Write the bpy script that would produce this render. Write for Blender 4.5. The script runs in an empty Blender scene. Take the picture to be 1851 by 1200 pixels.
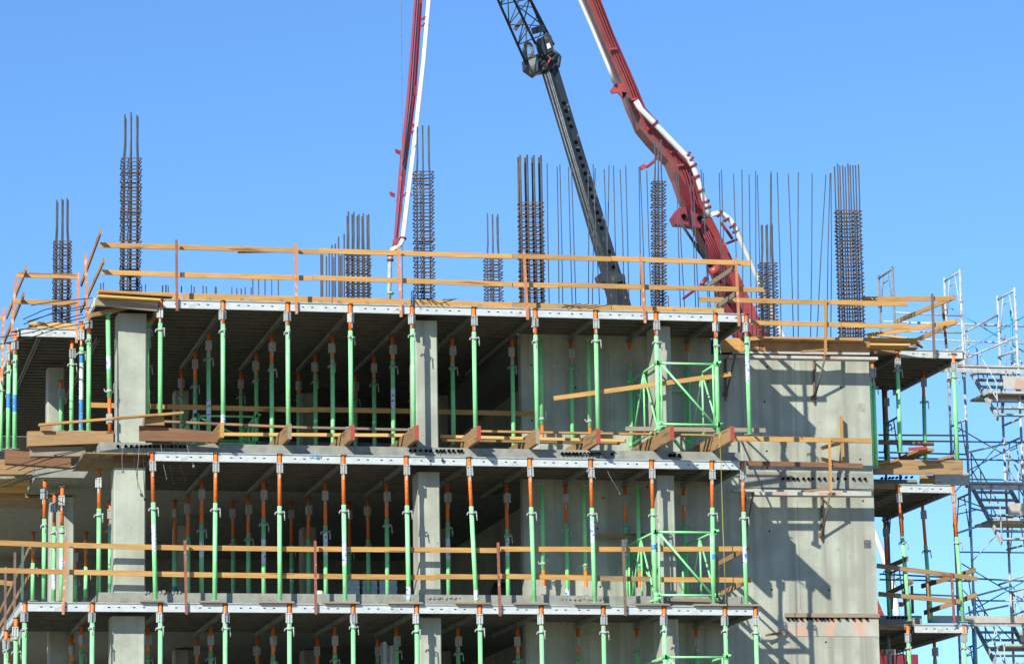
import bpy, math, random
from mathutils import Vector, Matrix
R_ = math.radians
random.seed(7)
S = bpy.context.scene
# ------------------------------------------------------------------ camera
F_PX, W_PX, H_PX = 6138.8, 1851.0, 1200.0
YAW, PIT, ROL = R_(12.5467), R_(10.6433), R_(-.9913)
CAM = Vector((0, -76.0, 1.7))
fw = Vector((math.sin(YAW)*math.cos(PIT), math.cos(YAW)*math.cos(PIT), math.sin(PIT)))
r0 = Vector((math.cos(YAW), -math.sin(YAW), 0)); u0 = r0.cross(fw)
rt = r0*math.cos(ROL)+u0*math.sin(ROL); up = -r0*math.sin(ROL)+u0*math.cos(ROL)
cam = bpy.data.cameras.new('camera'); camo = bpy.data.objects.new('camera', cam); S.collection.objects.link(camo)
cam.sensor_width = 36; cam.lens = F_PX/W_PX*36; cam.clip_start = 1; cam.clip_end = 20000
M = Matrix((rt, up, -fw)).transposed().to_4x4(); M.translation = CAM; camo.matrix_world = M
S.camera = camo
def at(u, v, y=0.0):
    """where the sight line through photo pixel u,v meets the upright plane at depth y"""
    d = fw*F_PX + rt*(u-925.5) - up*(v-600)
    return CAM + d*((y-CAM.y)/d.y)
# ------------------------------------------------------------------ light
SUN = Vector((.88, 1, -.82)).normalized()
el = math.asin(-SUN.z); az = math.atan2(-SUN.x, -SUN.y)
w = bpy.data.worlds.new('World'); S.world = w; w.use_nodes = True
nt = w.node_tree; nt.nodes.clear()
sky = nt.nodes.new('ShaderNodeTexSky'); sky.sky_type = 'NISHITA'; sky.sun_disc = False
sky.sun_elevation = el; sky.sun_rotation = az; sky.air_density = 1.0; sky.dust_density = 0.0; sky.ozone_density = 6.0
bg = nt.nodes.new('ShaderNodeBackground'); bg.inputs['Strength'].default_value = .10
wo = nt.nodes.new('ShaderNodeOutputWorld')
tn = nt.nodes.new('ShaderNodeMix'); tn.data_type = 'RGBA'; tn.blend_type = 'MULTIPLY'; tn.inputs[0].default_value = 1
tn.inputs[7].default_value = (.78, .99, 1.18, 1); nt.links.new(sky.outputs[0], tn.inputs[6])
nt.links.new(tn.outputs[2], bg.inputs[0]); nt.links.new(bg.outputs[0], wo.inputs[0])
sl = bpy.data.lights.new('sun', 'SUN'); sl.energy = 4.2; sl.angle = R_(.5); sl.color = (1, .985, .87)
so = bpy.data.objects.new('sun', sl); S.collection.objects.link(so); so.location = (-40, -60, 60)
so.rotation_euler = SUN.to_track_quat('-Z', 'Y').to_euler()
S.view_settings.view_transform = 'Standard'; S.view_settings.look = 'None'
S.view_settings.exposure = 0.55; S.view_settings.gamma = 1
# ------------------------------------------------------------------ materials
def mat(name, col, col2=None, rough=.7, metal=0, scale=6, stretch=(1, 1, 1), coord='Object', bump=0, lo=.35, hi=.65,
        spots=None, spot_scale=8, spot_lo=.62, streak=None, varyv=0, detail=6):
    m = bpy.data.materials.new(name); m.use_nodes = True
    n = m.node_tree.nodes; L = m.node_tree.links
    p = n['Principled BSDF']; p.inputs['Roughness'].default_value = rough; p.inputs['Metallic'].default_value = metal
    tc = n.new('ShaderNodeTexCoord'); oi = n.new('ShaderNodeObjectInfo')
    mp = n.new('ShaderNodeMapping'); mp.inputs['Scale'].default_value = stretch
    L.new(tc.outputs['UV' if coord == 'UV' else 'Object'], mp.inputs[0])
    if coord == 'UV':
        cm = n.new('ShaderNodeMath'); cm.operation = 'MULTIPLY'; cm.inputs[1].default_value = 40
        L.new(oi.outputs['Random'], cm.inputs[0]); L.new(cm.outputs[0], mp.inputs['Location'])
    nz = n.new('ShaderNodeTexNoise'); nz.inputs['Scale'].default_value = scale; nz.inputs['Detail'].default_value = detail
    nz.inputs['Roughness'].default_value = .65
    L.new(mp.outputs[0], nz.inputs['Vector'])
    cr = n.new('ShaderNodeValToRGB'); cr.color_ramp.elements[0].position = lo; cr.color_ramp.elements[1].position = hi
    cr.color_ramp.elements[0].color = (*(col2 or [c*.75 for c in col]), 1); cr.color_ramp.elements[1].color = (*col, 1)
    L.new(nz.outputs[0], cr.inputs[0]); out = cr.outputs[0]
    def mix(fac, c, prev):
        mx = n.new('ShaderNodeMix'); mx.data_type = 'RGBA'
        L.new(fac, mx.inputs[0]); L.new(prev, mx.inputs[6]); mx.inputs[7].default_value = (*c, 1); return mx.outputs[2]
    def thr(src, a, b):
        q = n.new('ShaderNodeMapRange'); q.inputs[1].default_value = a; q.inputs[2].default_value = b; L.new(src, q.inputs[0]); return q.outputs[0]
    if streak:
        mp2 = n.new('ShaderNodeMapping'); mp2.inputs['Scale'].default_value = streak[1]; L.new(tc.outputs['UV' if coord == 'UV' else 'Object'], mp2.inputs[0])
        n2 = n.new('ShaderNodeTexNoise'); n2.inputs['Scale'].default_value = 1; n2.inputs['Detail'].default_value = 5; L.new(mp2.outputs[0], n2.inputs['Vector'])
        out = mix(thr(n2.outputs[0], streak[2], streak[3]), streak[0], out)
    if spots:
        n3 = n.new('ShaderNodeTexNoise'); n3.inputs['Scale'].default_value = spot_scale; n3.inputs['Detail'].default_value = 3
        L.new(mp.outputs[0], n3.inputs['Vector']); out = mix(thr(n3.outputs[0], spot_lo, spot_lo+.04), spots, out)
    if varyv:
        hs = n.new('ShaderNodeHueSaturation'); mr = n.new('ShaderNodeMapRange')
        mr.inputs[3].default_value = 1-varyv; mr.inputs[4].default_value = 1+varyv
        L.new(oi.outputs['Random'], mr.inputs[0]); L.new(mr.outputs[0], hs.inputs['Value']); L.new(out, hs.inputs['Color']); out = hs.outputs[0]
    L.new(out, p.inputs['Base Color'])
    if bump:
        b = n.new('ShaderNodeBump'); b.inputs['Strength'].default_value = bump; b.inputs['Distance'].default_value = .02
        L.new(nz.outputs[0], b.inputs['Height']); L.new(b.outputs[0], p.inputs['Normal'])
    return m
GREEN = mat('green_paint', (.31, .84, .35), (.24, .72, .28), rough=.45, scale=9, coord='UV', varyv=.14, spots=(.42, .50, .38), spot_scale=11, spot_lo=.63, streak=((.24, .52, .25), (3, 9, 1), .58, .75))
ORANGE = mat('orange_paint', (.88, .21, .03), (.74, .15, .03), rough=.5, scale=10, coord='UV', varyv=.18, spots=(.42, .16, .09), spot_scale=12, spot_lo=.66)
STICK = mat('label_wrap', (.75, .78, .78), (.62, .68, .70), rough=.5, scale=9, coord='UV', spots=(.03, .22, .55), spot_scale=16, spot_lo=.56)
BSTICK = mat('blue_wrap', (.03, .20, .52), (.04, .26, .56), rough=.5, scale=12, coord='UV', spots=(.3, .5, .6), spot_scale=13, spot_lo=.62)
GALV = mat('galvanised_steel', (.44, .46, .44), (.33, .35, .34), rough=.5, metal=.0, scale=14, spots=(.3, .29, .26), spot_scale=7, spot_lo=.66)
BEAM = mat('deck_beam_metal', (.58, .60, .59), (.46, .485, .48), rough=.55, scale=5, stretch=(1, 1, 2), spots=(.42, .44, .44), spot_scale=2.2, spot_lo=.64)
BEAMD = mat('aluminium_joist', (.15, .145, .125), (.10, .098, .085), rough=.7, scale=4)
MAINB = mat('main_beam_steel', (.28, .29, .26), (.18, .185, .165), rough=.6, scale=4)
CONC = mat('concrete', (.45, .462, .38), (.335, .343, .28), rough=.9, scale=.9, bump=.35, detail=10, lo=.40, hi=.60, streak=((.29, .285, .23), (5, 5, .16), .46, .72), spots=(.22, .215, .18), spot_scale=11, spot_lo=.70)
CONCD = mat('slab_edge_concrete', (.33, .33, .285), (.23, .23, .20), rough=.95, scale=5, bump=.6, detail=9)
CAVITY = mat('dark_cavity', (.006, .006, .006), rough=1); CAVITY.node_tree.nodes['Principled BSDF'].inputs['Specular IOR Level'].default_value = 0
def wood(name, a, b, **k): return mat(name, a, b, rough=.8, scale=5, stretch=(.35, 6, 1), coord='UV', lo=.3, hi=.7, varyv=k.pop('v', .14), bump=.2, **k)
WNEW = wood('new_lumber', (.60, .335, .105), (.38, .19, .055), spots=(.24, .11, .035), spot_scale=2.0, spot_lo=.66)
WYEL = wood('yellow_lumber', (.72, .46, .16), (.55, .32, .09))
WOLD = wood('weathered_lumber', (.41, .245, .11), (.24, .14, .065), v=.2, spots=(.16, .10, .06), spot_scale=2, spot_lo=.6)
WGREY = wood('grey_lumber', (.34, .27, .19), (.22, .17, .12), v=.2)
WRED = wood('redwood_timber', (.25, .12, .055), (.15, .07, .035), v=.1)
PLY = mat('plywood', (.34, .25, .13), (.22, .16, .09), rough=.85, scale=2.2, stretch=(1, .4, 1), spots=(.15, .11, .07), spot_scale=2.5, spot_lo=.62)
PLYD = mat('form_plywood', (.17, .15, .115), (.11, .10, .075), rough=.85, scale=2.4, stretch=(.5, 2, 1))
REDEND = mat('red_end_paint', (.42, .06, .04), (.33, .05, .035), rough=.7)
POSTR = mat('rusty_red_post', (.33, .11, .07), (.20, .075, .055), rough=.7, scale=9, coord='UV', spots=(.55, .42, .36), spot_scale=10, spot_lo=.64)
POSTO = mat('orange_post', (.62, .23, .10), (.48, .19, .09), rough=.75, scale=9, coord='UV', spots=(.62, .45, .34), spot_scale=9, spot_lo=.58, varyv=.12)
POSTB = mat('brown_post', (.22, .15, .11), (.13, .09, .07), rough=.8, scale=9, coord='UV')
REBAR = mat('rebar_steel', (.075, .082, .09), (.045, .05, .056), rough=.6, scale=12, coord='UV')
RUST = mat('rusty_rebar', (.13, .075, .05), (.07, .055, .045), rough=.8, scale=7, coord='UV', varyv=.3)
TIE = mat('dark_tie_steel', (.12, .065, .04), (.035, .03, .028), rough=.8, scale=7, coord='UV', varyv=.3)
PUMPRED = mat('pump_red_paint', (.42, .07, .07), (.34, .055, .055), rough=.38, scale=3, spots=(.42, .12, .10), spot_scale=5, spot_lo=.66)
PUMPRED2 = mat('pump_shaded_side_and_fittings_red', (.29, .035, .05), (.23, .03, .042), rough=.4, scale=3)  # shaded side of the boom put into the colour; fittings use it too
WHITE = mat('white_pipe_paint', (.82, .83, .80), (.76, .77, .73), rough=.45, scale=3, spots=(.42, .43, .33), spot_scale=2.2, spot_lo=.70)
HOSE = mat('pale_dirty_hose', (.55, .57, .47), (.32, .34, .26), rough=.85, scale=8)
CRANE = mat('crane_shaded_side_and_frame', (.020, .028, .038), (.013, .018, .025), rough=.45, scale=2.5, spots=(.13, .13, .12), spot_scale=6, spot_lo=.64)
CRANE2 = mat('crane_lit_side_and_fittings', (.030, .036, .042), (.02, .025, .03), rough=.6, scale=3, spots=(.11, .105, .095), spot_scale=4, spot_lo=.62)
BLUE = mat('blue_brace_paint', (.05, .36, .55), (.05, .28, .45), rough=.5, scale=6)
SCAF = mat('scaffold_steel', (.54, .57, .56), (.34, .36, .36), rough=.6, scale=9, coord='UV', spots=(.22, .17, .13), spot_scale=7, spot_lo=.62)
SCAFD = mat('dark_scaffold_steel', (.24, .25, .25), (.14, .145, .15), rough=.6, scale=9, coord='UV')
PAD = mat('pale_deck_board', (.52, .50, .44), (.42, .40, .35), rough=.9, scale=3, spots=(.50, .33, .27), spot_scale=1.5, spot_lo=.58)
STAIN = mat('orange_stained_concrete', (.47, .475, .405), (.345, .35, .295), rough=.9, scale=.9, lo=.4, hi=.6, detail=10, bump=.3, streak=((.58, .34, .24), (3.2, 3.2, 1.1), .42, .66))
WRAP = mat('white_plastic_wrap', (.72, .75, .78), (.5, .53, .56), rough=.35, scale=7)
ROPE = mat('yellow_rope_fibre', (.55, .50, .08), rough=.8)
BLKP = mat('black_plastic', (.015, .015, .015), rough=.5)
DIRT = mat('site_dirt', (.31, .26, .165), (.23, .19, .12), rough=1, scale=.3, detail=10)
SPRAY = mat('blue_spray_paint', (.05, .38, .75), (.06, .3, .65), rough=.8)
# ------------------------------------------------------------------ mesh helpers
def wloc(o):
    v = Vector((0, 0, 0))
    while o is not None: v += o.location; o = o.parent
    return v
class MB:
    def __init__(s): s.v = []; s.f = []; s.uv = []; s.mi = []; s.sm = []
    def quad(s, idx, uvs, mi=0, sm=False): s.f.append(idx); s.uv.append(uvs); s.mi.append(mi); s.sm.append(sm)
    def hexa(s, P, mi=0):
        """P: 8 corners, bottom ring then top ring; ring edge 0-1 is the long one"""
        b = len(s.v); s.v += [Vector(p) for p in P]
        L = (P[1]-P[0]).length; Wd = (P[3]-P[0]).length; H = (P[4]-P[0]).length
        for q, uu, vv in (((0, 3, 2, 1), 'w', 0), ((4, 5, 6, 7), 'l', 0), ((0, 1, 5, 4), 'l', 1), ((2, 3, 7, 6), 'l', 2), ((1, 2, 6, 5), 'e', 0), ((3, 0, 4, 7), 'e', 0)):
            if uu == 'w': uv = [(0, 0), (0, Wd), (L, Wd), (L, 0)]
            elif uu == 'l': uv = [(0, vv), (L, vv), (L, vv+(H if vv else Wd)), (0, vv+(H if vv else Wd))]
            else: uv = [(0, 3), (Wd, 3), (Wd, 3+H), (0, 3+H)]
            s.quad(tuple(b+i for i in q), uv, mi)
        return s
    def box(s, x0, x1, y0, y1, z0, z1, mi=0):
        return s.hexa([Vector(p) for p in ((x0, y0, z0), (x1, y0, z0), (x1, y1, z0), (x0, y1, z0), (x0, y0, z1), (x1, y0, z1), (x1, y1, z1), (x0, y1, z1))], mi)
    def bar(s, p, q, wd, ht, mi=0, upv=(0, 0, 1)):
        """board from p to q: ht along up, wd across"""
        p, q = Vector(p), Vector(q); d = (q-p).normalized(); upv = Vector(upv)
        if abs(d.dot(upv)) > .95: upv = Vector((0, 1, 0))
        sd = d.cross(upv).normalized(); uu = sd.cross(d).normalized()
        a, c = sd*wd/2, uu*ht/2
        return s.hexa([p+a-c, q+a-c, q-a-c, p-a-c, p+a+c, q+a+c, q-a+c, p-a+c], mi)
    def tube(s, pts, r, n=8, mi=0, cap=True):
        pts = [Vector(p) for p in pts]; rs = r if isinstance(r, (list, tuple)) else [r]*len(pts)
        b = len(s.v); L = 0; prev = None
        for i, p in enumerate(pts):
            t = (pts[min(i+1, len(pts)-1)]-pts[max(i-1, 0)]).normalized()
            if prev is None:
                e1 = t.cross(Vector((0, 0, 1)) if abs(t.z) < .9 else Vector((0, 1, 0))).normalized()
            else: e1 = (prev-t*prev.dot(t)).normalized()
            prev = e1; e2 = t.cross(e1)
            for k in range(n):
                a = 2*math.pi*k/n; s.v.append(p+(e1*math.cos(a)+e2*math.sin(a))*rs[i])
            if i:
                L2 = L+(p-pts[i-1]).length
                for k in range(n):
                    k2 = (k+1) % n; o = b+(i-1)*n
                    w0, w1 = k/n*r_c(rs[i]), (k+1)/n*r_c(rs[i])
                    s.quad((o+k, o+k2, o+n+k2, o+n+k), [(L, w0), (L, w1), (L2, w1), (L2, w0)], mi, True)
                L = L2
        if cap:
            s.quad(tuple(b+n-1-k for k in range(n)), [(0, 0)]*n, mi); o = b+(len(pts)-1)*n
            s.quad(tuple(o+k for k in range(n)), [(0, 0)]*n, mi)
        return s
    def prism(s, poly, vec, mi=0):
        """closed polygon (points) pushed along vec"""
        vec = Vector(vec); b = len(s.v); n = len(poly); P = [Vector(p) for p in poly]
        s.v += P+[p+vec for p in P]
        s.quad(tuple(range(b, b+n)), [(p.x, p.z) for p in P], mi); s.quad(tuple(range(b+2*n-1, b+n-1, -1)), [(p.x, p.z) for p in P[::-1]], mi)
        for i in range(n):
            j = (i+1) % n; s.quad((b+i, b+n+i, b+n+j, b+j), [(P[i].x, P[i].z), (P[i].x, P[i].z+.5), (P[j].x, P[j].z+.5), (P[j].x, P[j].z)], mi)
        return s
    def build(s, name, mats, parent=None, loc=None):
        if not isinstance(mats, (list, tuple)): mats = [mats]
        o_ = Vector(loc) if loc is not None else Vector((0, 0, 0))
        base = wloc(parent)+o_ if parent is not None else o_
        me = bpy.data.meshes.new(name); me.from_pydata([tuple(v-base) for v in s.v], [], s.f)
        ul = me.uv_layers.new(name='UVMap'); i = 0; flat = []
        for uv in s.uv:
            for a in uv: flat += [a[0], a[1]]
        ul.data.foreach_set('uv', flat)
        me.polygons.foreach_set('material_index', s.mi); me.polygons.foreach_set('use_smooth', s.sm)
        for m in mats: me.materials.append(m)
        me.update()
        o = bpy.data.objects.new(name, me); S.collection.objects.link(o); o.location = o_
        if parent is not None: o.parent = parent
        return o
def r_c(r): return 2*math.pi*r
def tag(o, label=None, cat=None, group=None, kind=None):
    for k, v in (('label', label), ('category', cat), ('group', group), ('kind', kind)):
        if v: o[k] = v
    return o
def empty(name, loc, label, cat, group=None):
    o = bpy.data.objects.new(name, None); S.collection.objects.link(o); o.location = loc; o.empty_display_size = .2
    return tag(o, label, cat, group)
def one(name, mb, m, label, cat, group=None):
    mid = sum(mb.v, Vector())/len(mb.v); z = min(v.z for v in mb.v)
    return tag(mb.build(name, m, None, (mid.x, mid.y, z)), label, cat, group)
def copy_tree(o, parent=None):
    c = o.copy(); S.collection.objects.link(c); c.parent = parent
    for ch in list(o.children): copy_tree(ch, c)
    return c
ORD = ['first', 'second', 'third', 'fourth', 'fifth', 'sixth', 'seventh', 'eighth', 'ninth', 'tenth', 'eleventh', 'twelfth', 'thirteenth', 'fourteenth', 'fifteenth', 'sixteenth', 'seventeenth', 'eighteenth', 'nineteenth', 'twentieth']
ORD += ['twenty-'+o for o in ORD[:9]]+['thirtieth']+['thirty-'+o for o in ORD[:9]]+['fortieth']+['forty-'+o for o in ORD[:9]]
def nth(i, n):
    if i == 0: return 'leftmost'
    if i == n-1: return 'rightmost'
    return ORD[i]+' from the left'
# ------------------------------------------------------------------ levels and main dimensions (metres)
ZD = {'top': 16.89, 'mid': 13.36, 'low': 9.94, 'base': 6.50}           # top of each formwork deck
ZS = {'top': 13.66, 'mid': 10.23, 'low': 6.80, 'base': 3.4}             # floor each storey's props stand on
WALLY = 2.75; RIGHTY = 4.0; WINGY = 3.9
XL = at(180, 800, .45).x; XR = at(1338, 830, .45).x
XW = at(33, 600, WINGY).x
CL = at(942, 700, WALLY).x; CR = at(1572, 700, WALLY).x
XRR = at(1742, 640, RIGHTY).x
storeys = ('top', 'mid', 'low')
# ------------------------------------------------------------------ ground
g = MB(); g.box(-1500, 1500, -1500, 3000, -1, 0); tag(g.build('ground', DIRT), 'bare dirt of the building site', None, None, 'structure')
# ------------------------------------------------------------------ the concrete building
bld = empty('unfinished_building', (CL, 4, 0), 'unfinished grey concrete building with bare columns, open slab edges and a solid core wall', 'building')
for i, (zt, th) in enumerate(((13.65, .28), (10.23, .28), (6.80, .28), (3.4, .28))):
    xl = XL if i < 2 else at(20, 1200, .45).x
    s_ = MB(); x1 = CL
    s_.box(xl, XR, .45, WALLY-.01, zt-th, zt)
    s_.box(xl, CL-.01, WALLY-.01, 20, zt-th, zt); s_.box(CL-.0099, CR-.31, WALLY+.31, 19.9, zt-th, zt)
    s_.box(CR+.01, at(1668, 870, RIGHTY).x if i == 0 else at(1676, 1118, RIGHTY).x, RIGHTY+.4, 13, zt-th, zt)
    s_.box(at(66, 850, WINGY).x, xl-.002, WINGY+.3, 20, zt-th, zt)
    s_.box(at(-120, 850, 9).x, at(66, 850, WINGY).x-.002, 9.0, 20, zt-th, zt)
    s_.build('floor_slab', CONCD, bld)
# columns: u span at v, depth, size, from level to level
def column(u0, u1, v, y, dep, z0, z1, cap=None):
    a, b = at(u0, v, y).x, at(u1, v, y).x
    m = MB(); ch = .025
    P = [(a+ch, y), (b-ch, y), (b, y+ch), (b, y+dep-ch), (b-ch, y+dep), (a+ch, y+dep), (a, y+dep-ch), (a, y+ch)]
    m.prism([Vector((p[0], p[1], z0)) for p in P], (0, 0, z1-z0))
    return m.build('column', CONC, bld)
for (u, v) in ((213, 265), (751, 791), (1184, 1213)):
    column(u, v, 640, .5, .75, 13.65, 16.65)
for (u, v) in ((206, 263), (757, 796), (1190, 1221)):
    column(u, v, 950, .5, .75, 10.23, 13.08)
for (u, v) in ((202, 262), (759, 798), (1196, 1227)):
    column(u, v, 1150, .5, .75, 6.8, 9.70)
    column(u, v, 1150, .5, .75, 0, 6.52)
column(86, 116, 720, 7.5, .6, 13.65, 16.6); column(90, 134, 1000, 5.5, .6, 10.23, 13.08); column(90, 134, 1000, 5.5, .6, 0, 9.9)
for u in (330, 560, 800):
    for z0, z1 in ((13.65, 16.6), (10.23, 13.08), (0, 9.9)): column(u-14, u+12, 900, 10.5, .6, z0, z1)
# core walls
cw = MB(); H1 = 16.42
cw.box(CL, XR+.02, WALLY, WALLY+.3, 0, ZD['top']-.04); cw.box(XR+.0201, CR, WALLY, WALLY+.3, 0, H1); cw.box(CL+1.2, CL+1.5, WALLY+2.5, 19, 0, H1); cw.box(CR-.3, CR, WALLY+.302, 10, 0, H1)
core = cw.build('core_wall', CONC, bld)
# wall details: pour joints, form tie holes, patch
jt = MB()
for (u, v0, v1) in ((1436, 655, 845), (1340, 660, 845), (1240, 640, 800), (1100, 640, 760), (1441, 905, 1100), (1340, 900, 1100)):
    p, q = at(u, v0, WALLY), at(u, v1, WALLY); jt = MB(); jt.box(p.x-.008, p.x+.008, WALLY-.004, WALLY+.01, q.z, p.z)
    jt.build('form_joint', CONCD, core)
th_ = MB()
for (u, v) in ((1382, 726), (1386, 815), (1387, 663), (1520, 700), (1555, 830), (1391, 960), (1395, 1065), (1499, 1066), (1493, 1160), (1560, 905), (960, 660), (962, 760), (1040, 700), (1080, 740), (1170, 700), (1060, 860), (1090, 900), (1080, 955), (1170, 880), (1085, 1060), (1280, 690), (1300, 870), (1387, 845), (1365, 1130)):
    p = at(u, v, WALLY); th_ = MB(); th_.tube([(p.x, WALLY-.004, p.z), (p.x, WALLY+.02, p.z)], .024, 8); th_.build('tie_hole', CAVITY, core)
pa = MB(); p = at(1568, 983, WALLY); pa.box(p.x-.09, p.x+.09, WALLY-.006, WALLY+.01, p.z-.1, p.z+.1)
pa.build('dark_patch', mat('patch_dark_mottle', (.16, .16, .17), (.07, .07, .08), scale=18), core)  # mottled dark grey square on the wall
pa = MB(); p = at(1556, 736, WALLY); pa.box(p.x-.1, p.x+.1, WALLY-.003, WALLY+.01, p.z-.1, p.z+.1)
pa.build('rough_patch', mat('patch_rough', (.42, .40, .33), (.28, .26, .2), scale=12), core)
sb = MB(); p, q = at(1345, 852, WALLY), at(1574, 884, WALLY)
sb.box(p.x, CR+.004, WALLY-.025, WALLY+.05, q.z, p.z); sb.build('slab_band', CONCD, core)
sb = MB(); p, q = at(1425, 1118, WALLY), at(1590, 1150, WALLY)
sb.box(p.x, CR+.003, WALLY-.012, WALLY+.05, q.z, p.z); sb.build('stained_band', STAIN, core)
sb = MB(); p, q = at(1418, 1108, WALLY), at(1590, 1116, WALLY)
sb.box(p.x, CR+.02, WALLY-.06, WALLY+.05, q.z, p.z); sb.build('joint_strip', WGREY, core)
bk = MB()
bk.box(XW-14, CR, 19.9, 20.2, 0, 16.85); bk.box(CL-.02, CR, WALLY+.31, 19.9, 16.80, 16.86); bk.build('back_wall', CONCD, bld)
# conduits: black pipe ends sticking out of the slab edges
def conduits(us, v, y, dz=0, r=.036, ln=.05, name='conduit', curve=False):
    for i, u in enumerate(us):
        p = at(u, v+(i*dz), y)
        m = MB(); m.tube([(p.x, y-ln, p.z), (p.x, y+.05, p.z)], r, 10, cap=False)
        m.tube([(p.x, y-ln, p.z), (p.x, y-ln+.001, p.z)], r*.99, 10, 1)
        m.build(name, [BLKP, CAVITY], bld)
conduits([213, 227, 237, 247, 255, 263, 271, 279, 286, 294, 302, 310, 317, 326, 333], 806.5, .45, .06)
conduits([741, 750, 760, 770, 778, 789, 796, 802, 811, 819, 828, 834], 814.5, .45, .03)
conduits([1016, 1023, 1029, 1036, 1042, 1049, 1056, 1063, 1069, 1076, 1083, 1106], 820, .45, .05, r=.04)
conduits([1211, 1218, 1227], 823, .45, r=.045)
conduits([1415, 1424, 1434, 1441, 1452, 1461, 1468, 1480, 1490, 1503, 1514, 1527, 1542, 1553, 1563], 865, WALLY-.03, .03, r=.035)
conduits([1594, 1601, 1608, 1614, 1621, 1628, 1638, 1648], 864, RIGHTY+.4, -.25, r=.03)
conduits([1424, 1432, 1439, 1448, 1459, 1466, 1474, 1482, 1488, 1495, 1503, 1515, 1530, 1542, 1554, 1566], 1118, WALLY-.02, r=.035)
conduits([1604, 1611, 1617, 1624, 1631, 1637], 1116, RIGHTY+.4, r=.032)
# low bumps of concrete round the column feet
for (a, b, v) in ((262, 330, 1070), (775, 835, 1079), (1015, 1095, 1081)):
    m = MB(); u = a
    while u < b:
        p = at(u, v, .45); p.z += random.uniform(-.02, .01); m.tube([(p.x, random.uniform(.41, .435), p.z), (p.x, .5, p.z)], random.uniform(.02, .045), 7); u += random.uniform(6, 9)
    m.build('grout_bump', CONCD, bld)
# ------------------------------------------------------------------ formwork decks
UP = {'top': [290, 403, 520, 633, 745, 856, 967, 1076, 1185, 1292, 1348],
      'mid': [275, 390, 505, 620, 734, 847, 957, 1067, 1177, 1286, 1341],
      'low': [45, 167, 290, 407, 523, 638, 753, 867, 978, 1090, 1200, 1310, 1365]}
VP_ = {'top': 550, 'mid': 822, 'low': 1092}
XP = {k: [at(u, VP_[k], 0).x for u in UP[k]] for k in storeys}
WORD = {'top': 'top', 'mid': 'middle', 'low': 'lowest'}
def edge_beam(x0, x1, y, zt, parent, h=.185, slots=True, pale=True):
    m = MB(); m.box(x0, x1, y-.02, y+.03, zt-h, zt-.012)
    m.box(x0-.01, x1+.01, y-.045, y+.03, zt-.0119, zt+.012, 1)
    m.box(x0+.01, x1-.01, y-.035, y+.03, zt-h-.012, zt-h-.0001, 1)
    if slots:
        L = x1-x0
        for k in ((.22, .38, .62, .78) if L > 1 else (.35, .7)):
            c = x0+L*k; m.box(c-.026, c+.026, y-.024, y-.019, zt-h*.52-.011, zt-h*.52+.011, 2)
    return m.build('edge_beam', [BEAM, GALV, CAVITY], parent)
def side_beam(x, y0, y1, zt, parent):
    m = MB(); m.box(x-.03, x+.02, y0, y1, zt-.185, zt-.012); m.box(x-.045, x+.02, y0, y1, zt-.0119, zt+.012)
    return m.build('edge_beam', [BEAM], parent)
def deck_under(xa, xb, y0, y1, zt, parent, beams, step=.44, beam_end=99):
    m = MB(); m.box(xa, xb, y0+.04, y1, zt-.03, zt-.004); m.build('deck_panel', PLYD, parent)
    y = y0+.22
    while y < y1-.1:
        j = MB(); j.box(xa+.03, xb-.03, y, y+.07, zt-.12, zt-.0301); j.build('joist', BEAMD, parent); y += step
    ye = min(y1, beam_end)
    for x in beams if ye > y0+.3 else ():
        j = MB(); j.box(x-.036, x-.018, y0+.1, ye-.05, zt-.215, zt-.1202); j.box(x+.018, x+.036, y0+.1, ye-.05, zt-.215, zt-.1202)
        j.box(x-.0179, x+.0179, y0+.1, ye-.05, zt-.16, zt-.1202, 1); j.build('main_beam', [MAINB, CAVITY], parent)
decks = {}
for k in storeys:
    xs = XP[k]; zt = ZD[k]
    d = empty('formwork_deck', (xs[0], 0, zt-.2), {'top': 'pale metal formwork deck of the top storey, without concrete on it yet', 'mid': 'pale metal formwork deck under the middle concrete slab, blue paint mark on its edge', 'low': 'pale metal formwork deck under the lowest concrete slab, reaching furthest left'}[k], 'formwork deck', 'formwork decks along the front')
    decks[k] = d
    for i in range(len(xs)-1): edge_beam(xs[i]+.06, xs[i+1]-.06, 0, zt, d)
    xl = xs[0]-.05
    if k == 'top':
        xl = at(172, 545, 0).x; edge_beam(xl+.02, xs[0]-.06, 0, zt, d, slots=False)
        side_beam(xl, .03, WINGY, zt, d)
    deck_under(xl, xs[-1]+.08, 0, WALLY-.02, zt, d, xs)
    m0 = MB(); side_beam(xs[-1]+.09, .03, WALLY-.03, zt, d)
    deck_under(xl, CL-.02, WALLY-.02, 19.8 if k == 'top' else 5.35, zt, d, [x for x in xs if x < CL-.1], beam_end=8.0)
    if k == 'low':
        side_beam(xs[0]-.06, .06, 9, zt, d)
# blue spray mark on the middle deck edge: three loose letters
sp = MB()
def sp_line(pts, r=.013):
    P = [at(u, v, -.027) for u, v in pts]; sp.tube([(p.x, -.024, p.z) for p in P], r, 6)
sp_line([(566, 821), (562, 820), (560, 824), (562, 828), (566, 827), (566, 824), (564, 824)])
sp_line([(573, 820), (569, 821), (569, 824), (573, 825), (573, 828), (568, 828)])
sp_line([(576, 820), (576, 827), (580, 828), (581, 821)])
sp.build('spray_mark', SPRAY, decks['mid'])
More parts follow.
